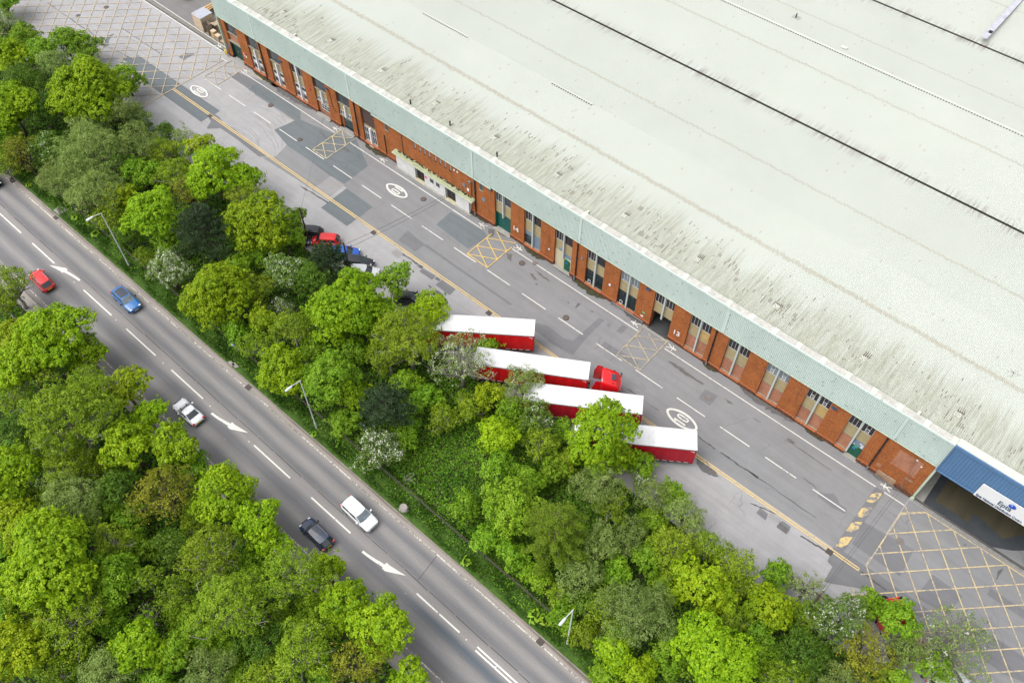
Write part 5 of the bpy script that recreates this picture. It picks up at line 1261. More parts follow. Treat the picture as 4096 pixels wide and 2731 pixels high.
# ================================================================== VEGETATION
def leaf_mat(name, dark, mid, light, trans=.38, hue=.010):
    g = N(name); t = g.n("Attribute", attribute_name='tint').outputs["Fac"]
    c = g.ramp(t, [(.05, dark), (.5, mid), (.95, light)])
    rnd = g.n("ObjectInfo").outputs["Random"]
    h = g.n("HueSaturation", {"Hue": g.range(rnd, 0, 1, .5-hue, .5+hue*.6), "Saturation": 1.0, "Value": g.range(g.math('FRACT', g.math('MULTIPLY', rnd, 7.13)), 0, 1, .88, 1.12), "Fac": 1.0, "Color": c}).outputs[0]
    g.done(h, .5, .22)
    tr = g.n("BsdfTranslucent", {"Color": h}); mx = g.n("MixShader", {0: trans})
    g.t.links.new(g.b.outputs[0], mx.inputs[1]); g.t.links.new(tr.outputs[0], mx.inputs[2]); g.t.links.new(mx.outputs[0], g.out.inputs[0])
    return g.m
LEAF = {
 'L': leaf_mat("lime_leaves", (.135,.260,.005), (.240,.395,.006), (.36,.50,.012), hue=.012),
 'Y': leaf_mat("yellow_green_leaves", (.155,.250,.005), (.262,.375,.007), (.39,.47,.014), hue=.01),
 'M': leaf_mat("mid_green_leaves", (.092,.205,.008), (.178,.335,.013), (.285,.45,.032)),
 'W': leaf_mat("grey_green_leaves", (.115,.190,.036), (.212,.305,.066), (.345,.44,.135)),
 'B': leaf_mat("olive_green_leaves", (.110,.195,.007), (.205,.315,.013), (.335,.45,.034)),
 'D': leaf_mat("dark_green_leaves", (.045,.110,.008), (.092,.185,.014), (.155,.265,.028)),
 'H': leaf_mat("hawthorn_leaves", (.075,.145,.018), (.140,.235,.035), (.23,.34,.07)),
 'P': leaf_mat("pine_needles", (.020,.046,.018), (.044,.085,.032), (.095,.145,.060), .12),
 'X': leaf_mat("larch_needles", (.090,.170,.008), (.165,.265,.014), (.275,.36,.03)),
 'O': leaf_mat("budding_olive_leaves", (.125,.145,.010), (.220,.235,.016), (.33,.34,.03)),
 'F': leaf_mat("white_blossom", (.36,.38,.27), (.52,.53,.44), (.68,.68,.62), .2, .0),
 'G': leaf_mat("grass_blades", (.026,.080,.008), (.052,.128,.012), (.105,.195,.022)),
 'V': leaf_mat("bramble_leaves", (.055,.150,.008), (.110,.240,.012), (.195,.355,.024)),
}
M_bark = plain("grey_brown_bark", (.10,.085,.065), .9, .3, 3, space='object'); M_birch = plain("pale_birch_bark", (.30,.28,.25), .85, .3, 3, space='object'); M_twig = plain("grey_twigs", (.20,.18,.165), .9, .2, 3, space='object')

def leaf_mesh(name, C, Nn, L, Wd, tint, mat, rng, curl=.18):
    """one quad per leaf: C centres, Nn normals, L lengths, Wd widths"""
    n = len(C); r = rng.normal(size=(n,3)); t = r-(r*Nn).sum(1,keepdims=True)*Nn; t /= np.linalg.norm(t,axis=1,keepdims=True)+1e-9
    b = np.cross(Nn, t); L = L[:,None]*.5; Wd = Wd[:,None]*.5
    V = np.empty((n,4,3)); V[:,0] = C-t*L-Nn*L*curl; V[:,1] = C+b*Wd; V[:,2] = C+t*L-Nn*L*curl; V[:,3] = C-b*Wd
    me = bpy.data.meshes.new(name); me.vertices.add(n*4); me.vertices.foreach_set("co", V.astype(np.float32).ravel())
    me.loops.add(n*4); me.loops.foreach_set("vertex_index", np.arange(n*4, dtype=np.int32))
    me.polygons.add(n); me.polygons.foreach_set("loop_start", np.arange(0, n*4, 4, dtype=np.int32))
    me.update(calc_edges=True)
    a = me.attributes.new("tint", 'FLOAT', 'FACE'); a.data.foreach_set("value", np.clip(tint,0,1).astype(np.float32))
    me.materials.append(mat); return me
def unit(v): return v/(np.linalg.norm(v,axis=-1,keepdims=True)+1e-9)

#        leaf  asp clump per  dens lobes lobeR flat  jitter
KIND = {
 'L': (.235,.80, .42, 17, 2.6, 20, .40, .92, .45),
 'Y': (.23, .80, .42, 17, 2.5, 20, .40, .92, .45),
 'M': (.22, .75, .42, 17, 2.6, 20, .40, .92, .55),
 'W': (.19, .40, .52, 28, 2.0, 24, .38, .86, .85),
 'B': (.185,.62, .50, 24, 1.9, 26, .36, .92, .80),
 'D': (.20, .60, .48, 18, 2.4, 16, .42, .95, .70),
 'H': (.20, .65, .42, 17, 2.3, 18, .40, .82, .75),
 'O': (.20, .60, .50, 13, 1.6, 24, .36, .92, .80),
 'S': (.17, .60, .42, 10, 1.1, 26, .36, .95, .80),
}
def lobes(rng, R, n, lr, flat):
    """an uneven crown: a few overlapping sub-crowns, each carrying its own lobes"""
    ns = 3 if R < 2.4 else (4 if R < 4 else 5); a0 = rng.uniform(0,6.28); cs, rs_ = [np.array([0,0,R*.12])], [R*.66]
    for k in range(ns):
        a = a0+k*6.283/ns+rng.normal(0,.35); q = R*rng.uniform(.36,.60); cs.append(np.array([q*math.cos(a), q*math.sin(a), R*rng.uniform(-.38,.10)])); rs_.append(min(R*.62, R*1.06-q)*rng.uniform(.82,1.08))
    C, r = [], []
    m = max(5, int(n*1.5/(ns+1)))
    for c, q in zip(cs, rs_):
        i = np.arange(m)+.5; z = 1-1.35*i/m; ph = i*2.39996+rng.uniform(0,6.28); w = np.sqrt(np.clip(1-z*z,0,1))
        d = unit(np.stack([w*np.cos(ph), w*np.sin(ph), z],1)+rng.normal(size=(m,3))*.22); lr_ = q*rng.uniform(.32,.56,m)
        C.append(c+d*(q-lr_*rng.uniform(.75,1.1,m))[:,None]); r.append(lr_)
    C = np.vstack(C+[np.zeros((1,3))])*np.array([1,1,flat]); r = np.concatenate(r+[np.array([R*.5])]); return C, r
def make_tree(kind, pos, R, zc, label, seed, bare=0.0, blossom=0.0, name=None, lean=(0,0)):
    rng = np.random.default_rng(seed); rnd = random.Random(seed)
    nm = name or {'P':'pine_tree','X':'larch_tree','H':'hawthorn_tree','W':'willow_tree'}.get(kind, 'broadleaf_tree')
    root = empty(nm, (pos[0], pos[1], 0)); tag(root, label, 'tree'); root.rotation_euler.z = 0
    lk = 'O' if kind == 'O' else kind
    top = np.array([lean[0], lean[1], zc])
    tb = MB(); br = M_birch if kind in 'B' else (M_twig if kind == 'S' else M_bark)
    tr = .045*R+.05
    def limb(a, b, r0, r1, bend=.12):
        a, b = Vector(a), Vector(b); l = (b-a).length; m1 = a.lerp(b,.35)+Vector((rnd.gauss(0,bend*l*.5),rnd.gauss(0,bend*l*.5),abs(rnd.gauss(0,.06*l)))); m2 = a.lerp(b,.7)+Vector((rnd.gauss(0,bend*l*.6),rnd.gauss(0,bend*l*.6),rnd.gauss(0,.05*l)))
        tb.tube([a,m1,m2,b], [r0, r0*.75+r1*.25, r0*.4+r1*.6, r1], 5, False)
    if kind in ('P', 'X'):
        H = zc+R*.95
        tb.tube([(0,0,0),(lean[0]*.5,lean[1]*.5,H*.5),(lean[0],lean[1],H)], [tr*1.2,tr*.8,.03], 6)
        Cs, Ns, Ts = [], [], []
        nb = int(13*R+18) if kind == 'P' else int(14*R+22)
        for k in range(nb):
            t = (k+.5)/nb; z = zc-R*.55+(R*1.5)*t; ln = R*(1.06-.86*t**1.4)*rnd.uniform(.72,1.1); a = k*2.39996+rnd.uniform(-.3,.3)
            up = (.22+.5*t) if kind == 'P' else (-.12+.35*t)
            d = np.array([math.cos(a), math.sin(a), up]); base = np.array([lean[0]*z/H, lean[1]*z/H, z-.1])
            e = base+d*ln; limb(base, e, .05, .012, .05)
            m_ = int(ln*(13 if kind == 'P' else 20))
            for q in range(m_):
                s = rnd.uniform(.22,1.03)**.8; side = np.array([-d[1],d[0],0])*rnd.uniform(-1,1)*.42*ln*(1.05-s*.75)*(1 if kind == 'P' else .5)
                c = base+d*ln*s+side+np.array([0,0,(-.05 if kind == 'P' else -.12)*abs(side).sum()+rnd.gauss(0,.07)])
                if kind == 'P':
                    k_ = 15; dv = unit(rng.normal(size=(k_,3))+np.array([d[0]*.5,d[1]*.5,.75])); Cs.append(c+dv*.15); Ns.append(unit(np.cross(dv,rng.normal(size=(k_,3))))); Ts.append(np.full(k_, rnd.uniform(.25,.7))+rng.normal(size=k_)*.15)
                else:
                    k_ = 9; dv = rng.normal(size=(k_,3))*np.array([.13,.13,.07]); Cs.append(c+dv); Ns.append(unit(rng.normal(size=(k_,3))*.6+np.array([0,0,1.0]))); Ts.append(np.full(k_, rnd.uniform(.25,.75))+rng.normal(size=k_)*.15)
        C = np.vstack(Cs); Nn = np.vstack(Ns); Tt = np.concatenate(Ts); n = len(C)
        L = np.full(n, .26 if kind == 'P' else .22)*rng.uniform(.7,1.2,n)
        me = leaf_mesh('crown', C, Nn, L, L*(.22 if kind == 'P' else .30), Tt, LEAF[kind], rng, .05)
        link('crown', me, root); tb.ob('trunk', br, root, smooth=True); return root
    leaf, asp, cr, per, dens, nl, lr, flat, jit = KIND[kind]
    lc, lrad = lobes(rng, max(R*.72, R-.42*cr), max(9, int(nl*min(1.5,(R/3.6)**.8))), lr, flat); lc = lc+top; lt_ = rng.normal(0,.09,len(lc))
    # clumps on the outside of the lobes
    P, Q, K = [], [], []
    for i in range(len(lc)):
        cnt = int(dens*4*PI*lrad[i]**2*.62/(PI*cr*cr))+3
        d = unit(rng.normal(size=(cnt,3))+np.array([0,0,.35])); p = lc[i]+d*lrad[i]*rng.uniform(.86,1.06,size=(cnt,1))
        dist = np.linalg.norm(p[:,None,:]-lc[None,:,:],axis=2)/lrad[None,:]; dist[:,i] = 9
        ok = (dist.min(1) > .80) & (d[:,2] > -.55); P.append(p[ok]); Q.append(d[ok]); K.append(np.full(ok.sum(), lt_[i]))
        fi = max(2, cnt//5); d2 = unit(rng.normal(size=(fi,3))); P.append(lc[i]+d2*lrad[i]*.6); Q.append(d2); K.append(np.full(fi, lt_[i]))
    P = np.vstack(P); Q = np.vstack(Q); K = np.concatenate(K)
    if bare > 0: keep = rng.uniform(size=len(P)) > bare; P, Q, K = P[keep], Q[keep], K[keep]
    n = len(P); tc = rng.normal(.5,.12,n)+K; out = unit(P-top); Q = unit(Q*.7+out*.35+np.array([0,0,.25]))
    cs = cr*rng.uniform(.6,1.35,n)
    far = rng.uniform(size=n) < .07; P[far] += out[far]*rng.uniform(.25,.75,size=(far.sum(),1)); cs[far] *= .7
    d = unit(rng.normal(size=(n,per,3))+Q[:,None,:]*1.1); rad = rng.uniform(.35,1.0,size=(n,per,1))**.6
    C = P[:,None,:]+d*rad*cs[:,None,None]*np.array([1,1,.85]); Nn = unit(d*.8+Q[:,None,:]*.5+np.array([0,0,.35])+rng.normal(size=(n,per,3))*jit)
    if kind == 'W': C[:,:,2] -= rng.uniform(0,.35,size=(n,per))*cs[:,None]
    Tt = (tc[:,None]+rng.normal(0,.15,size=(n,per))+.10*(d*Q[:,None,:]).sum(2)-.05).ravel()
    C = C.reshape(-1,3); Nn = Nn.reshape(-1,3); ok = C[:,2] > .15; C, Nn, Tt = C[ok], Nn[ok], Tt[ok]
    L = leaf*rng.uniform(.65,1.3,len(C))*(1.0 if R < 5 else 1.1)
    lm = LEAF['W' if kind == 'S' else lk]
    link('crown', leaf_mesh('crown', C, Nn, L, L*asp, Tt, lm, rng), root)
    if blossom > 0 or kind == 'H':
        bl = blossom or .45; pick = rng.uniform(size=n) < bl*np.clip(rng.normal(1,.5,n),.2,1.6); pp, qq = P[pick], Q[pick]; k_ = 9
        d = unit(rng.normal(size=(len(pp),k_,3))+qq[:,None,:]*1.5); C = (pp[:,None,:]+d*(cr*1.08)*rng.uniform(.6,1.05,size=(len(pp),k_,1))).reshape(-1,3); Nn = unit(d.reshape(-1,3)+rng.normal(size=(len(C),3))*.4)
        L = .145*rng.uniform(.6,1.35,len(C)); link('blossom', leaf_mesh('blossom', C, Nn, L, L*.8, rng.normal(.5,.2,len(C)), LEAF['F'], rng), root)
    fork = Vector((lean[0]*.35, lean[1]*.35, max(.5, zc-R*.75)))
    tb.tube([(0,0,-.05),(fork.x*.4+rnd.gauss(0,.08),fork.y*.4+rnd.gauss(0,.08),fork.z*.5),tuple(fork)], [tr*1.35,tr,tr*.85], 7)
    for i in range(len(lc)-1):
        if rnd.random() < (.85 if kind in 'SBO' else .5):
            e = Vector(lc[i]); f = Vector(top)+(e-Vector(top))*(1.0 if kind in 'LMYD' else rnd.uniform(1.2,1.5)); limb(fork, f, tr*.55, .018 if kind not in 'SB' else .022)
            if kind in 'SBO':
                for k in range(2 if kind != 'S' else 4):
                    a = fork.lerp(f, rnd.uniform(.5,.9)); limb(a, a+Vector((rnd.gauss(0,.5),rnd.gauss(0,.5),rnd.uniform(.1,.8)))*R*.3, .022, .008)
    tb.ob('trunk', br, root, smooth=True)
    return root

_ti = 0
def tree(kind, vx, vy, rv, label, zk=1.0, zc=None, **kw):
    """crown centre and radius as measured in the photograph; stands on the ground below that centre"""
    global _ti; _ti += 1
    px_, py_ = vx*1.7415, vy*1.7415; R = rv*.055; 
    for _ in range(4):
        z = zc if zc else (1.6+R*.95)*zk
        p = at(px_, py_, z); dist = (p-Vector((0,0,CAM_H))).length; R = 1.10*rv*1.7415*dist/FOC
    return make_tree(kind, (p.x, p.y), R, z, label, 100+_ti, **kw)

# ---- belt between the main road and the yard, from the top left down to the lower right
T = tree
T('W',12,48,26,'pale grey green tree at the top left corner of the photo')
T('M',55,86,34,'mid green hedge tree below the top left corner', zk=.9)
T('M',145,90,27,'tall pointed fresh green tree against the top yellow grid', zk=1.2)
T('L',17,125,38,'lime green tree on the left edge below the top corner')
T('M',95,118,34,'green tree with a few white blossoms left of the pointed tree', blossom=.05)
T('D',50,190,46,'very dark green tree between two lime trees at the left')
T('W',122,150,36,'soft grey green tree above the big upper lime tree')
T('L',20,240,55,'large lime green tree on the left edge facing the upper grid')
T('L',200,195,70,'big round lime green tree overhanging the top yellow grid', zk=1.15)
T('L',165,232,48,'lime green lower half of the clump left of the big upper lime tree')
T('W',265,250,46,'pale green feathery tree on the right flank of the big upper lime tree')
T('W',212,285,40,'whitish green tree below the big upper lime tree', blossom=.08)
T('D',92,255,38,'dark grey twiggy tree at the left below the very dark tree')
T('W',310,268,32,'wispy grey tree edge nearest the slate patch', zk=.9)
T('D',382,298,19,'small dark round bush at the yard edge by the slate patch', zk=.8, name='round_bush')
T('O',48,345,40,'brownish budding tree near the road at the far left', zk=.9)
T('D',112,335,36,'dark tree with white blossom sprays at the far left', blossom=.12)
T('W',200,345,64,'large grey green willow in the middle of the upper belt')
T('W',310,325,46,'grey green willow right of the large one')
T('W',420,315,28,'thin pale tree at the yard edge before the yellow tipped tree', bare=.35, zk=.9)
T('Y',458,338,34,'yellow tipped blossoming tree at the yard edge', blossom=.1)
T('L',488,385,62,'lime green tree below the yellow tipped tree', zk=1.1)
T('W',165,415,50,'pale grey willow reaching to the road verge')
T('W',218,440,56,'largest pale grey willow beside the road above the first lamp')
T('W',130,400,42,'grey willow on its road side at the upper left')
T('Y',276,455,38,'yellow green tree beside the lime tree above the first lamp')
T('L',350,487,64,'lime green tree just right of the first lamp head', zk=1.1)
T('O',432,440,44,'thin olive tree with bare twigs behind the lime tree', bare=.35)
T('B',400,400,40,'olive tree in the middle of the upper belt')
T('P',470,535,62,'dark blue green pine between the lime tree and the road', zk=1.15)
T('L',556,412,44,'lime green tree at the yard edge above the big olive tree')
T('Y',590,508,68,'big yellow olive tree at the yard edge above the parked cars', zk=1.2)
T('B',560,462,44,'olive tree with twigs left of the big yellow olive tree')
T('M',668,508,38,'pale fresh green tree hiding the first parked car', zk=.95)
T('M',655,545,40,'fresh green tree left of the upper parked cars')
T('H',384,612,47,'white blossoming hawthorn by the foot of the first lamp', blossom=.75)
T('D',290,542,32,'dark thicket left of the first lamp column', zk=.7)
T('B',332,592,24,'small olive shrub beside the first lamp foot', zk=.6, name='shrub')
T('L',493,672,76,'big rounded lime green tree near the road right of the hawthorn', zk=1.05)
T('M',543,612,34,'mid green tree between the pine and the rounded lime tree')
T('B',583,660,44,'dull olive tree right of the rounded lime tree')
T('P',752,603,46,'dark olive pine beside the parked cars', zk=1.1)
T('H',655,620,48,'pale blossoming tree left of the dark olive pine', blossom=.3)
T('D',715,640,46,'dark tree under the dark olive pine')
T('L',800,692,86,'largest lime green tree of the belt, hiding parked cars', zk=1.2)
T('L',770,735,60,'lime green lower left flank of the largest tree')
T('L',870,730,58,'lime green lower right flank of the largest tree')
T('M',910,642,42,'fresh green tree over the white parked car', zk=1.1)
T('L',980,716,50,'fresh lime green tree against the first trailer')
T('H',645,705,28,'white blossom shrub left of the largest lime tree', blossom=.7, zk=.7)
T('Y',600,732,34,'yellow green tree near the road before the second lamp')
T('B',670,752,50,'dull green tree below the white blossom shrub')
T('B',938,775,78,'large weeping green tree at the end of the first trailer', zk=1.2)
T('B',890,815,50,'green weeping tree below the large weeping one')
T('L',645,850,60,'light lime green tree behind the second lamp', zk=1.1)
T('M',760,870,72,'broad mid green tree right of the second lamp')
T('L',805,905,44,'lime green tree hanging towards the verge right of the second lamp')
T('P',887,935,58,'dark pine near the verge between the lamps', zk=1.25)
T('H',872,1032,54,'white blossoming hawthorn in front of the dark verge pine', blossom=.7, zk=.85)
T('S',1058,826,74,'half bare grey tree with pale blossom in front of the second trailer', bare=.2, blossom=.45, zk=1.1)
T('Y',1125,905,34,'yellow green tree behind the half bare grey tree')
T('L',1143,1000,52,'bright light green tree right of the bramble clearing', zk=1.05)
T('B',1080,935,36,'green undergrowth tree at the foot of the half bare tree', zk=.7)
T('M',1145,1075,46,'mid green tree below the bright light green one')
T('W',1200,880,44,'pale green tree poking up beside the third trailer', zk=1.1, blossom=.05)
T('H',1235,955,44,'green tree dotted with white flowers below the third trailer', blossom=.12)
T('B',1245,1020,42,'thin olive tree left of the big lime tree by the trailers', bare=.2)
T('L',1378,998,86,'big lime green tree covering the ends of the lower trailers', zk=1.25)
T('L',1420,1045,44,'lime green right flank under the lowest trailer')
T('W',1365,1108,66,'grey green tree below the lowest trailer', zk=1.05)
T('M',1170,1165,68,'mid green tree above the lower verge', zk=1.05)
T('M',1215,1105,40,'leafy green tree between the thin olive tree and the larch')
T('X',1275,1215,78,'yellow green larch with drooping feathery branches', zk=1.3)
T('B',1400,1165,46,'olive green tree right of the larch')
T('W',1495,1135,44,'pale wispy tree at the yard edge below the lowest trailer', bare=.15)
T('W',1572,1180,46,'pale green tree at the yard edge right of the wispy one')
T('H',1470,1105,20,'small white blossom bush at the yard edge', blossom=.6, zk=.8)
T('W',1378,1245,48,'grey green crown right of the larch')
T('W',1445,1225,42,'grey green narrow crown in the lower belt')
T('M',1490,1280,40,'green crown in the heart of the lower belt')
T('W',1330,1322,52,'grey green tree behind the nearest lamp')
T('B',1543,1262,58,'olive green tree in the lower belt facing the yard')
T('Y',1615,1345,70,'large yellow olive tree in the lower belt', zk=1.1)
T('B',1628,1256,44,'olive tree at the pale yard edge')
T('B',1690,1310,52,'pale olive tree at the pale yard edge below the other')
T('W',1463,1405,82,'largest pale grey green tree near the nearest lamp', zk=1.15)
T('B',1390,1400,44,'olive tree leaning over the verge beside the nearest lamp')
T('D',1350,1385,36,'dark tree behind the nearest lamp column')
T('B',1285,1368,30,'small olive shrub over the verge left of the nearest lamp', zk=.7, name='shrub')
T('L',1415,1490,46,'lime green tree on the bottom verge right of the nearest lamp')
T('L',1645,1510,92,'large lime green tree at the bottom edge of the lower belt', zk=1.1)
T('M',1545,1500,52,'green tree left of the large bottom lime tree')
T('L',1465,1548,48,'lime green tree cut by the bottom edge near the verge')
T('D',1590,1440,40,'dark gap filling tree above the large bottom lime tree')
T('B',1680,1420,44,'dull olive tree under the lime crown at the pale yard edge')
T('L',1770,1395,54,'bright lime tree at the yard edge beside the cable pole')
T('M',1745,1450,36,'fresh green tree below the bright yard edge lime')
T('S',1855,1345,42,'thin open sapling against the pale yard', bare=.35, zk=1.0)
T('H',1930,1420,60,'blossoming green tree left of the hidden red cab', blossom=.35)
T('D',1845,1495,58,'deep green tree in the bottom right belt')
T('M',2064,1420,46,'green tree over the hidden red cab', zk=1.2)
T('O',1985,1500,62,'yellow brown budding tree at the bottom right')
T('W',2085,1500,38,'grey green tree beside the hidden boards')
T('S',2195,1480,82,'large thin pale tree over the lower yellow grid', bare=.12, blossom=.06, zk=1.0)
T('M',2150,1530,36,'green tree at the bottom edge in front of the white parked car')
T('B',1800,1558,50,'olive tree cut by the bottom edge right of the lime')
T('W',1930,1560,50,'grey green tree cut by the bottom right edge')
# ---- wood south of the main road
T('B',22,655,48,'thin budding tree at the left edge over the footpath', bare=.25, zk=1.0)
T('B',10,700,30,'olive budding tree below it at the left edge', bare=.2)
T('L',125,765,70,'lime green tree at the road edge near the red hatchback', zk=1.25)
T('Y',40,780,50,'yellow green tree at the left edge of the south wood')
T('L',50,835,58,'lime green tree at the left edge below the yellow green one', zk=1.15)
T('L',200,810,42,'bright lime tree hanging over the road edge line')
T('B',110,842,46,'olive birch with pale branches among lime trees', bare=.15)
T('Y',283,888,52,'yellow olive tree at the road edge above the silver coupe', bare=.1, zk=1.1)
T('B',205,880,48,'olive tree behind the yellow olive road edge tree')
T('B',160,955,88,'largest olive tree at the left of the south wood', zk=1.2)
T('B',22,910,44,'dull olive tree at the left edge with a forked limb', bare=.15)
T('D',40,985,44,'dark tree at the left edge of the south wood')
T('L',340,955,38,'small lime tree at the road edge beside the silver coupe')
T('L',292,1020,58,'lime green tree left of the road edge pair', zk=1.2)
T('L',398,1022,52,'lime green right hand tree of the road edge pair', zk=1.2)
T('L',22,1090,58,'lime green tree at the left edge low in the wood', zk=1.1)
T('Y',25,1180,44,'yellow green tree at the left edge below the lime one')
T('B',150,1072,56,'yellowish olive crown in the middle of the left wood')
T('W',160,1142,62,'grey green tree in the middle of the left wood')
T('D',268,1120,48,'dark hollow filling tree under the lime pair')
T('O',372,1135,70,'brown olive budding oak like tree near the road', bare=.1, zk=1.1)
T('L',512,1128,68,'lime green tree at the road edge above the navy hatchback', zk=1.25)
T('L',585,1190,56,'lime green tree hanging over the edge line by the navy hatchback', zk=1.15)
T('L',125,1285,96,'huge lime green tree at the lower left', zk=1.25)
T('L',60,1225,50,'lime green shoulder of the huge lower left tree')
T('M',262,1330,62,'mid green tree behind the bare trunked birch')
T('B',255,1238,44,'birch with pale bare branches right of the huge lime tree', bare=.25, zk=1.3)
T('B',330,1330,34,'birch with a long pale leaning trunk', bare=.35, zk=1.4)
T('B',478,1275,72,'olive birch with pale branches in the lower wood', bare=.1, zk=1.2)
T('D',400,1260,46,'dark tree in the hollow of the lower wood')
T('B',158,1420,70,'olive birch at the lower left with bare top twigs', bare=.05, zk=1.15)
T('S',338,1415,38,'grey leafless twiggy shrub in the dark hollow', bare=.8, zk=.8, name='shrub')
T('L',318,1480,56,'lime green tree at the bottom of the wood', zk=1.1)
T('M',410,1488,44,'green tree right of the bottom lime tree')
T('B',400,1370,44,'olive tree above the bottom lime tree')
T('Y',35,1500,70,'yellow olive tree in the bottom left corner', zk=1.1)
T('B',120,1535,46,'olive tree along the bottom edge near the left corner')
T('W',240,1540,56,'pale grey green tree at the bottom edge', zk=1.05)
T('W',475,1550,58,'pale green tree at the bottom edge right of the wood middle')
T('B',525,1395,84,'large olive green tree in the lower wood', zk=1.2)
T('L',618,1240,46,'lime green tree at the road edge below the navy hatchback')
T('B',672,1322,76,'olive birch leaning towards the road', bare=.06, zk=1.2)
T('L',750,1305,44,'lime green tree at the road edge right of the olive birch')
T('L',790,1385,62,'bright lime green tree bulging towards the road', zk=1.15)
T('L',868,1445,72,'lime green tree nearest the bottom edge of the road', zk=1.15)
T('B',690,1490,72,'olive tree at the bottom of the wood near the road', zk=1.1)
T('D',600,1480,54,'dark tree in the bottom gap of the wood')
T('O',822,1525,66,'yellow brown budding tree at the bottom edge by the road', zk=1.05)
T('L',945,1560,46,'lime green tree cut by the bottom edge beside the road')
T('B',610,1545,44,'olive tree cut by the bottom edge in the wood')

T('M',1195,990,30,'small leafy shrub under the rear of the third trailer', zk=.7, name='bush')
T('B',1298,1062,34,'olive shrub below the left side of the big lime tree by the trailers', zk=.7, name='bush')
T('M',1290,985,30,'green shrub under the rear of the lowest trailer', zk=.7, name='bush')
T('M',1545,1135,34,'green shrub between the two pale trees at the yard edge', zk=.7, name='bush')
T('M',1120,800,30,'green shrub under the rear of the first trailer', zk=.7, name='bush')
# ---- bushes filling the gaps between the crowns
T('M',984,912,38,'low leafy green bush beside the dark pine near the verge between the lamps', zk=.72, name='bush')
T('B',48,1392,38,'low olive green bush beside the yellow olive tree in the bottom left corner', zk=.72, name='bush')
T('M',1068,1164,38,'low leafy green bush beside the mid green tree above the lower verge', zk=.72, name='bush')
T('M',1176,1272,38,'low leafy green bush beside the yellow green larch with drooping feathery branches', zk=.72, name='bush')
T('M',1236,1320,38,'low leafy green bush beside the grey green tree behind the nearest lamp', zk=.72, name='bush')
T('M',0,1284,38,'low fresh green bush beside the lime green shoulder of the huge lower left tree', zk=.72, name='bush')
T('M',360,1560,38,'low leafy green bush beside the green tree right of the bottom lime tree', zk=.72, name='bush')
T('M',2052,1560,38,'low fresh green bush beside the grey green tree beside the hidden boards', zk=.72, name='bush')
T('M',324,1260,38,'low leafy green bush beside the birch with a long pale leaning trunk', zk=.72, name='bush')
T('M',324,396,38,'low fresh green bush beside the grey green willow right of the large one', zk=.72, name='bush')
T('M',252,1428,38,'low fresh green bush beside the lime green tree at the bottom of the wood', zk=.72, name='bush')
T('M',1416,1308,38,'low fresh green bush beside the grey green crown right of the larch', zk=.72, name='bush')
T('B',1344,1452,38,'low olive green bush beside the dark tree behind the nearest lamp column', zk=.72, name='bush')
T('M',792,972,38,'low fresh green bush beside the white blossoming hawthorn in front of the dark verge pine', zk=.72, name='bush')
T('M',576,1296,38,'low fresh green bush beside the olive birch leaning towards the road', zk=.72, name='bush')
T('M',1116,1236,38,'low leafy green bush beside the mid green tree below the bright light green one', zk=.72, name='bush')
T('M',1788,1320,38,'low fresh green bush beside the thin open sapling against the pale yard', zk=.72, name='bush')
T('B',588,792,38,'low olive green bush beside the yellow green tree near the road before the second lamp', zk=.72, name='bush')
T('B',1848,1416,38,'low olive green bush beside the deep green tree in the bottom right belt', zk=.72, name='bush')
T('M',0,0,38,'low fresh green bush beside the mid green hedge tree below the top left corner', zk=.72, name='bush')
T('M',1272,1080,38,'low leafy green bush beside the grey green tree below the lowest trailer', zk=.72, name='bush')
T('M',300,1188,38,'low leafy green bush beside the dark hollow filling tree under the lime pair', zk=.72, name='bush')
T('B',444,1188,38,'low olive green bush beside the dark tree in the hollow of the lower wood', zk=.72, name='bush')
T('M',288,180,38,'low fresh green bush beside the big round lime green tree overhanging the top yellow grid', zk=.72, name='bush')
T('B',84,1032,38,'low olive green bush beside the dark tree at the left edge of the south wood', zk=.72, name='bush')
T('M',0,1344,38,'low fresh green bush beside the huge lime green tree at the lower left', zk=.72, name='bush')
T('M',540,756,38,'low fresh green bush beside the dull olive tree right of the rounded lime tree', zk=.72, name='bush')
T('M',2004,1392,38,'low leafy green bush beside the green tree over the hidden red cab', zk=.72, name='bush')
T('B',636,1416,38,'low olive green bush beside the dark tree in the bottom gap of the wood', zk=.72, name='bush')
T('M',936,876,38,'low leafy green bush beside the green weeping tree below the large weeping one', zk=.72, name='bush')
T('M',192,108,38,'low leafy green bush beside the tall pointed fresh green tree against the top yellow grid', zk=.72, name='bush')
T('B',372,348,38,'low olive green bush beside the olive tree in the middle of the upper belt', zk=.72, name='bush')
T('M',744,1560,38,'low fresh green bush beside the olive tree cut by the bottom edge in the wood', zk=.72, name='bush')
T('M',1500,1200,38,'low fresh green bush beside the grey green narrow crown in the lower belt', zk=.72, name='bush')
T('B',1020,960,38,'low olive green bush beside the yellow green tree behind the half bare grey tree', zk=.72, name='bush')
T('M',0,312,38,'low fresh green bush beside the brownish budding tree near the road at the far left', zk=.72, name='bush')
T('B',228,1068,38,'low olive green bush beside the yellowish olive crown in the middle of the left wood', zk=.72, name='bush')
T('M',432,1428,38,'low leafy green bush beside the olive tree above the bottom lime tree', zk=.72, name='bush')
T('M',444,1080,38,'low fresh green bush beside the lime green right hand tree of the road edge pair', zk=.72, name='bush')
T('M',1752,1512,38,'low leafy green bush beside the fresh green tree below the bright yard edge lime', zk=.72, name='bush')
T('M',1176,936,38,'low fresh green bush beside the pale green tree poking up beside the third trailer', zk=.72, name='bush')
T('M',816,804,38,'low fresh green bush beside the lime green lower left flank of the largest tree', zk=.72, name='bush')
T('M',1392,1548,38,'low fresh green bush beside the olive tree leaning over the verge beside the nearest lamp', zk=.72, name='bush')
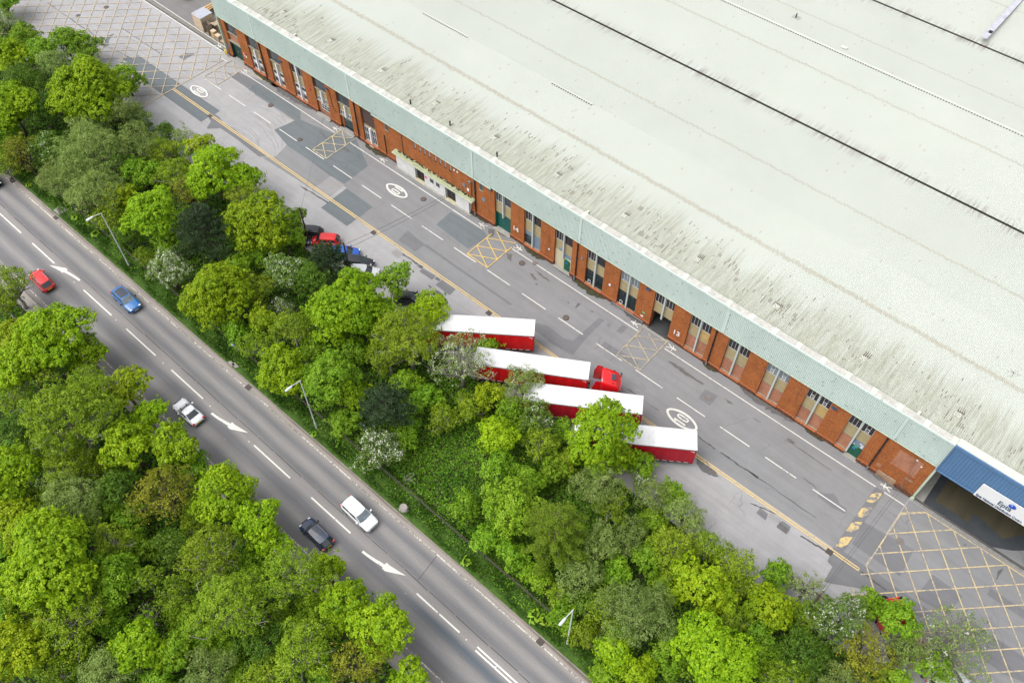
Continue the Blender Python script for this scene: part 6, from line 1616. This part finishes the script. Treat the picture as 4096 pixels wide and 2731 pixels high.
T('M',588,588,38,'low leafy green bush beside the pale blossoming tree left of the dark olive pine', zk=.72, name='bush')
T('M',1296,1416,38,'low leafy green bush beside the largest pale grey green tree near the nearest lamp', zk=.72, name='bush')
T('M',708,1404,38,'low fresh green bush beside the bright lime green tree bulging towards the road', zk=.72, name='bush')
T('M',936,996,38,'low fresh green bush beside the bright light green tree right of the bramble clearing', zk=.72, name='bush')
T('B',84,1152,38,'low olive green bush beside the grey green tree in the middle of the left wood', zk=.72, name='bush')
T('B',252,504,38,'low olive green bush beside the dark thicket left of the first lamp column', zk=.72, name='bush')
T('M',528,1500,38,'low fresh green bush beside the large olive green tree in the lower wood', zk=.72, name='bush')
T('M',552,1560,38,'low leafy green bush beside the grey leafless twiggy shrub in the dark hollow', zk=.72, name='bush')
T('M',1524,1332,38,'low leafy green bush beside the green crown in the heart of the lower belt', zk=.72, name='bush')
T('M',228,1176,38,'low fresh green bush beside the brown olive budding oak like tree near the road', zk=.72, name='bush')
T('M',468,1476,38,'low leafy green bush beside the olive birch with pale branches in the lower wood', zk=.72, name='bush')
T('M',1476,1068,38,'low fresh green bush beside the small white blossom bush at the yard edge', zk=.72, name='bush')
T('M',180,1500,38,'low leafy green bush beside the olive tree along the bottom edge near the left corner', zk=.72, name='bush')
T('B',0,372,38,'low olive green bush beside the dark tree with white blossom sprays at the far left', zk=.72, name='bush')
T('M',720,792,38,'low leafy green bush beside the dull green tree below the white blossom shrub', zk=.72, name='bush')
T('M',396,552,38,'low fresh green bush beside the white blossoming hawthorn by the foot of the first lamp', zk=.72, name='bush')
T('M',0,1416,38,'low leafy green bush beside the olive birch at the lower left with bare top twigs', zk=.72, name='bush')

# ---- ground cover: brambles, rough grass, leaf rosettes
def cover(name, x0, x1, y0, y1, dens, mat, seed, hmax, leaf, skip=None):
    rng = np.random.default_rng(seed); n = int((x1-x0)*(y1-y0)*dens)
    x = rng.uniform(x0,x1,n); y = rng.uniform(y0,y1,n)
    h = hmax*np.clip(.45+.32*np.sin(x*1.3+2*np.sin(y*.9))*np.sin(y*1.1+1.5*np.sin(x*.6))+.25*np.sin(x*3.1+y*2.3)*np.sin(y*2.7-x*.8),.06,1)
    z = h*rng.uniform(.55,1.0,n)+.02
    C = np.stack([x,y,z],1); Nn = unit(rng.normal(size=(n,3))*.55+np.array([0,0,1.0])); L = leaf*rng.uniform(.6,1.4,n)
    t = rng.normal(.45,.2,n)+.25*np.sin(x*.45+1)*np.sin(y*.7)
    if skip is not None: k = ~skip(x,y); C, Nn, L, t = C[k], Nn[k], L[k], t[k]
    o = link(name, leaf_mesh(name, C, Nn, L, L*.75, t, LEAF[mat], rng)); o['kind'] = 'stuff'; return o
cover('undergrowth', -150, -100, 25.7, 43, 22, 'V', 1, 1.4, .34)
cover('undergrowth', -100, 24, 25.7, 41.4, 34, 'V', 2, 1.0, .27)
cover('undergrowth', -126, 2, 23.5, 25.8, 26, 'V', 6, .55, .20)
cover('undergrowth', -115, -5, -22, 10.6, 22, 'V', 3, 1.2, .34)
cover('undergrowth', -47, -19, 25.8, 41.4, 60, 'V', 9, .75, .17)
def grass(name, x0, x1, y0, y1, dens, seed):
    rng = np.random.default_rng(seed); n = int((x1-x0)*(y1-y0)*dens); x = rng.uniform(x0,x1,n); y = rng.uniform(y0,y1,n)
    hh = rng.uniform(.08,.28,n)*(1+.6*np.sin(x*.9)*np.sin(y*2+x*.3)); hh *= np.clip((y-22.72)/.5,.35,1)
    C = np.stack([x,y,.06+hh*.5],1); a = rng.uniform(0,6.28,n); Nn = unit(np.stack([np.cos(a),np.sin(a),rng.uniform(.2,1.2,n)],1))
    t = rng.normal(.42,.2,n)+.2*np.sin(x*.7)*np.sin(x*.23+1); o = link(name, leaf_mesh(name, C, Nn, hh*1.3, hh*.28, t, LEAF['G'], rng, .1)); o['kind'] = 'stuff'
grass('rough_grass', -130, 2, 22.76, 25.9, 170, 5)
def dock(px_, py_, s, seed, label):
    rng = np.random.default_rng(seed); n = 14; a = np.arange(n)*2.4; r = s*rng.uniform(.25,.6,n); p = at(px_, py_, .3)
    C = np.stack([r*np.cos(a), r*np.sin(a), .28+.25*rng.uniform(size=n)],1); Nn = unit(np.stack([np.cos(a)*.5,np.sin(a)*.5,np.ones(n)],1))
    o = link('leafy_weed', leaf_mesh('leafy_weed', C, Nn, s*rng.uniform(.4,.7,n), s*rng.uniform(.16,.26,n), rng.normal(.75,.15,n), LEAF['M'], rng)); o.location = (p.x,p.y,0); tag(o, label, 'plant')
dock(*til(0,1,870,580), 1.1, 1, 'broad leaved weed on the verge left of the first lamp column'); dock(*til(0,1,690,430), .9, 2, 'broad leaved weed on the verge below the first lamp head'); dock(*til(0,1,260,130), .9, 3, 'broad leaved weed on the verge near the left photo edge')
dock(*til(2,3,205,950), 1.3, 4, 'large leafy weed left of the nearest lamp head'); dock(*til(2,3,300,990), 1.1, 5, 'leafy weed directly left of the nearest lamp column'); dock(*til(1,2,525,850), .7, 6, 'small leafy weed at the foot of the second lamp'); dock(*til(1,3,1930,450), 1.0, 7, 'leafy weed on the verge between silver estate and nearest lamp')
# fallen and dead branches on the brambles
def deadwood(px_, py_, n, s, seed, label):
    r = random.Random(seed); p = at(px_, py_, .8); b = MB()
    for k in range(n):
        a = r.uniform(0,6.28); l = s*r.uniform(.4,1); q = Vector((r.gauss(0,s*.25), r.gauss(0,s*.25), r.uniform(.6,1.2))); e = q+Vector((math.cos(a)*l, math.sin(a)*l, r.uniform(-.1,.5))); m_ = q.lerp(e,.5)+Vector((r.gauss(0,.15),r.gauss(0,.15),.1))
        b.tube([q,m_,e],[.035,.025,.008],4,False)
    o = b.ob('dead_branches', M_twig); o.location = (p.x,p.y,0); tag(o, label, 'dead branches')
deadwood(*til(1,2,1380,1260), 8, 1.3, 1, 'grey dead branches lying below the verge hawthorn')
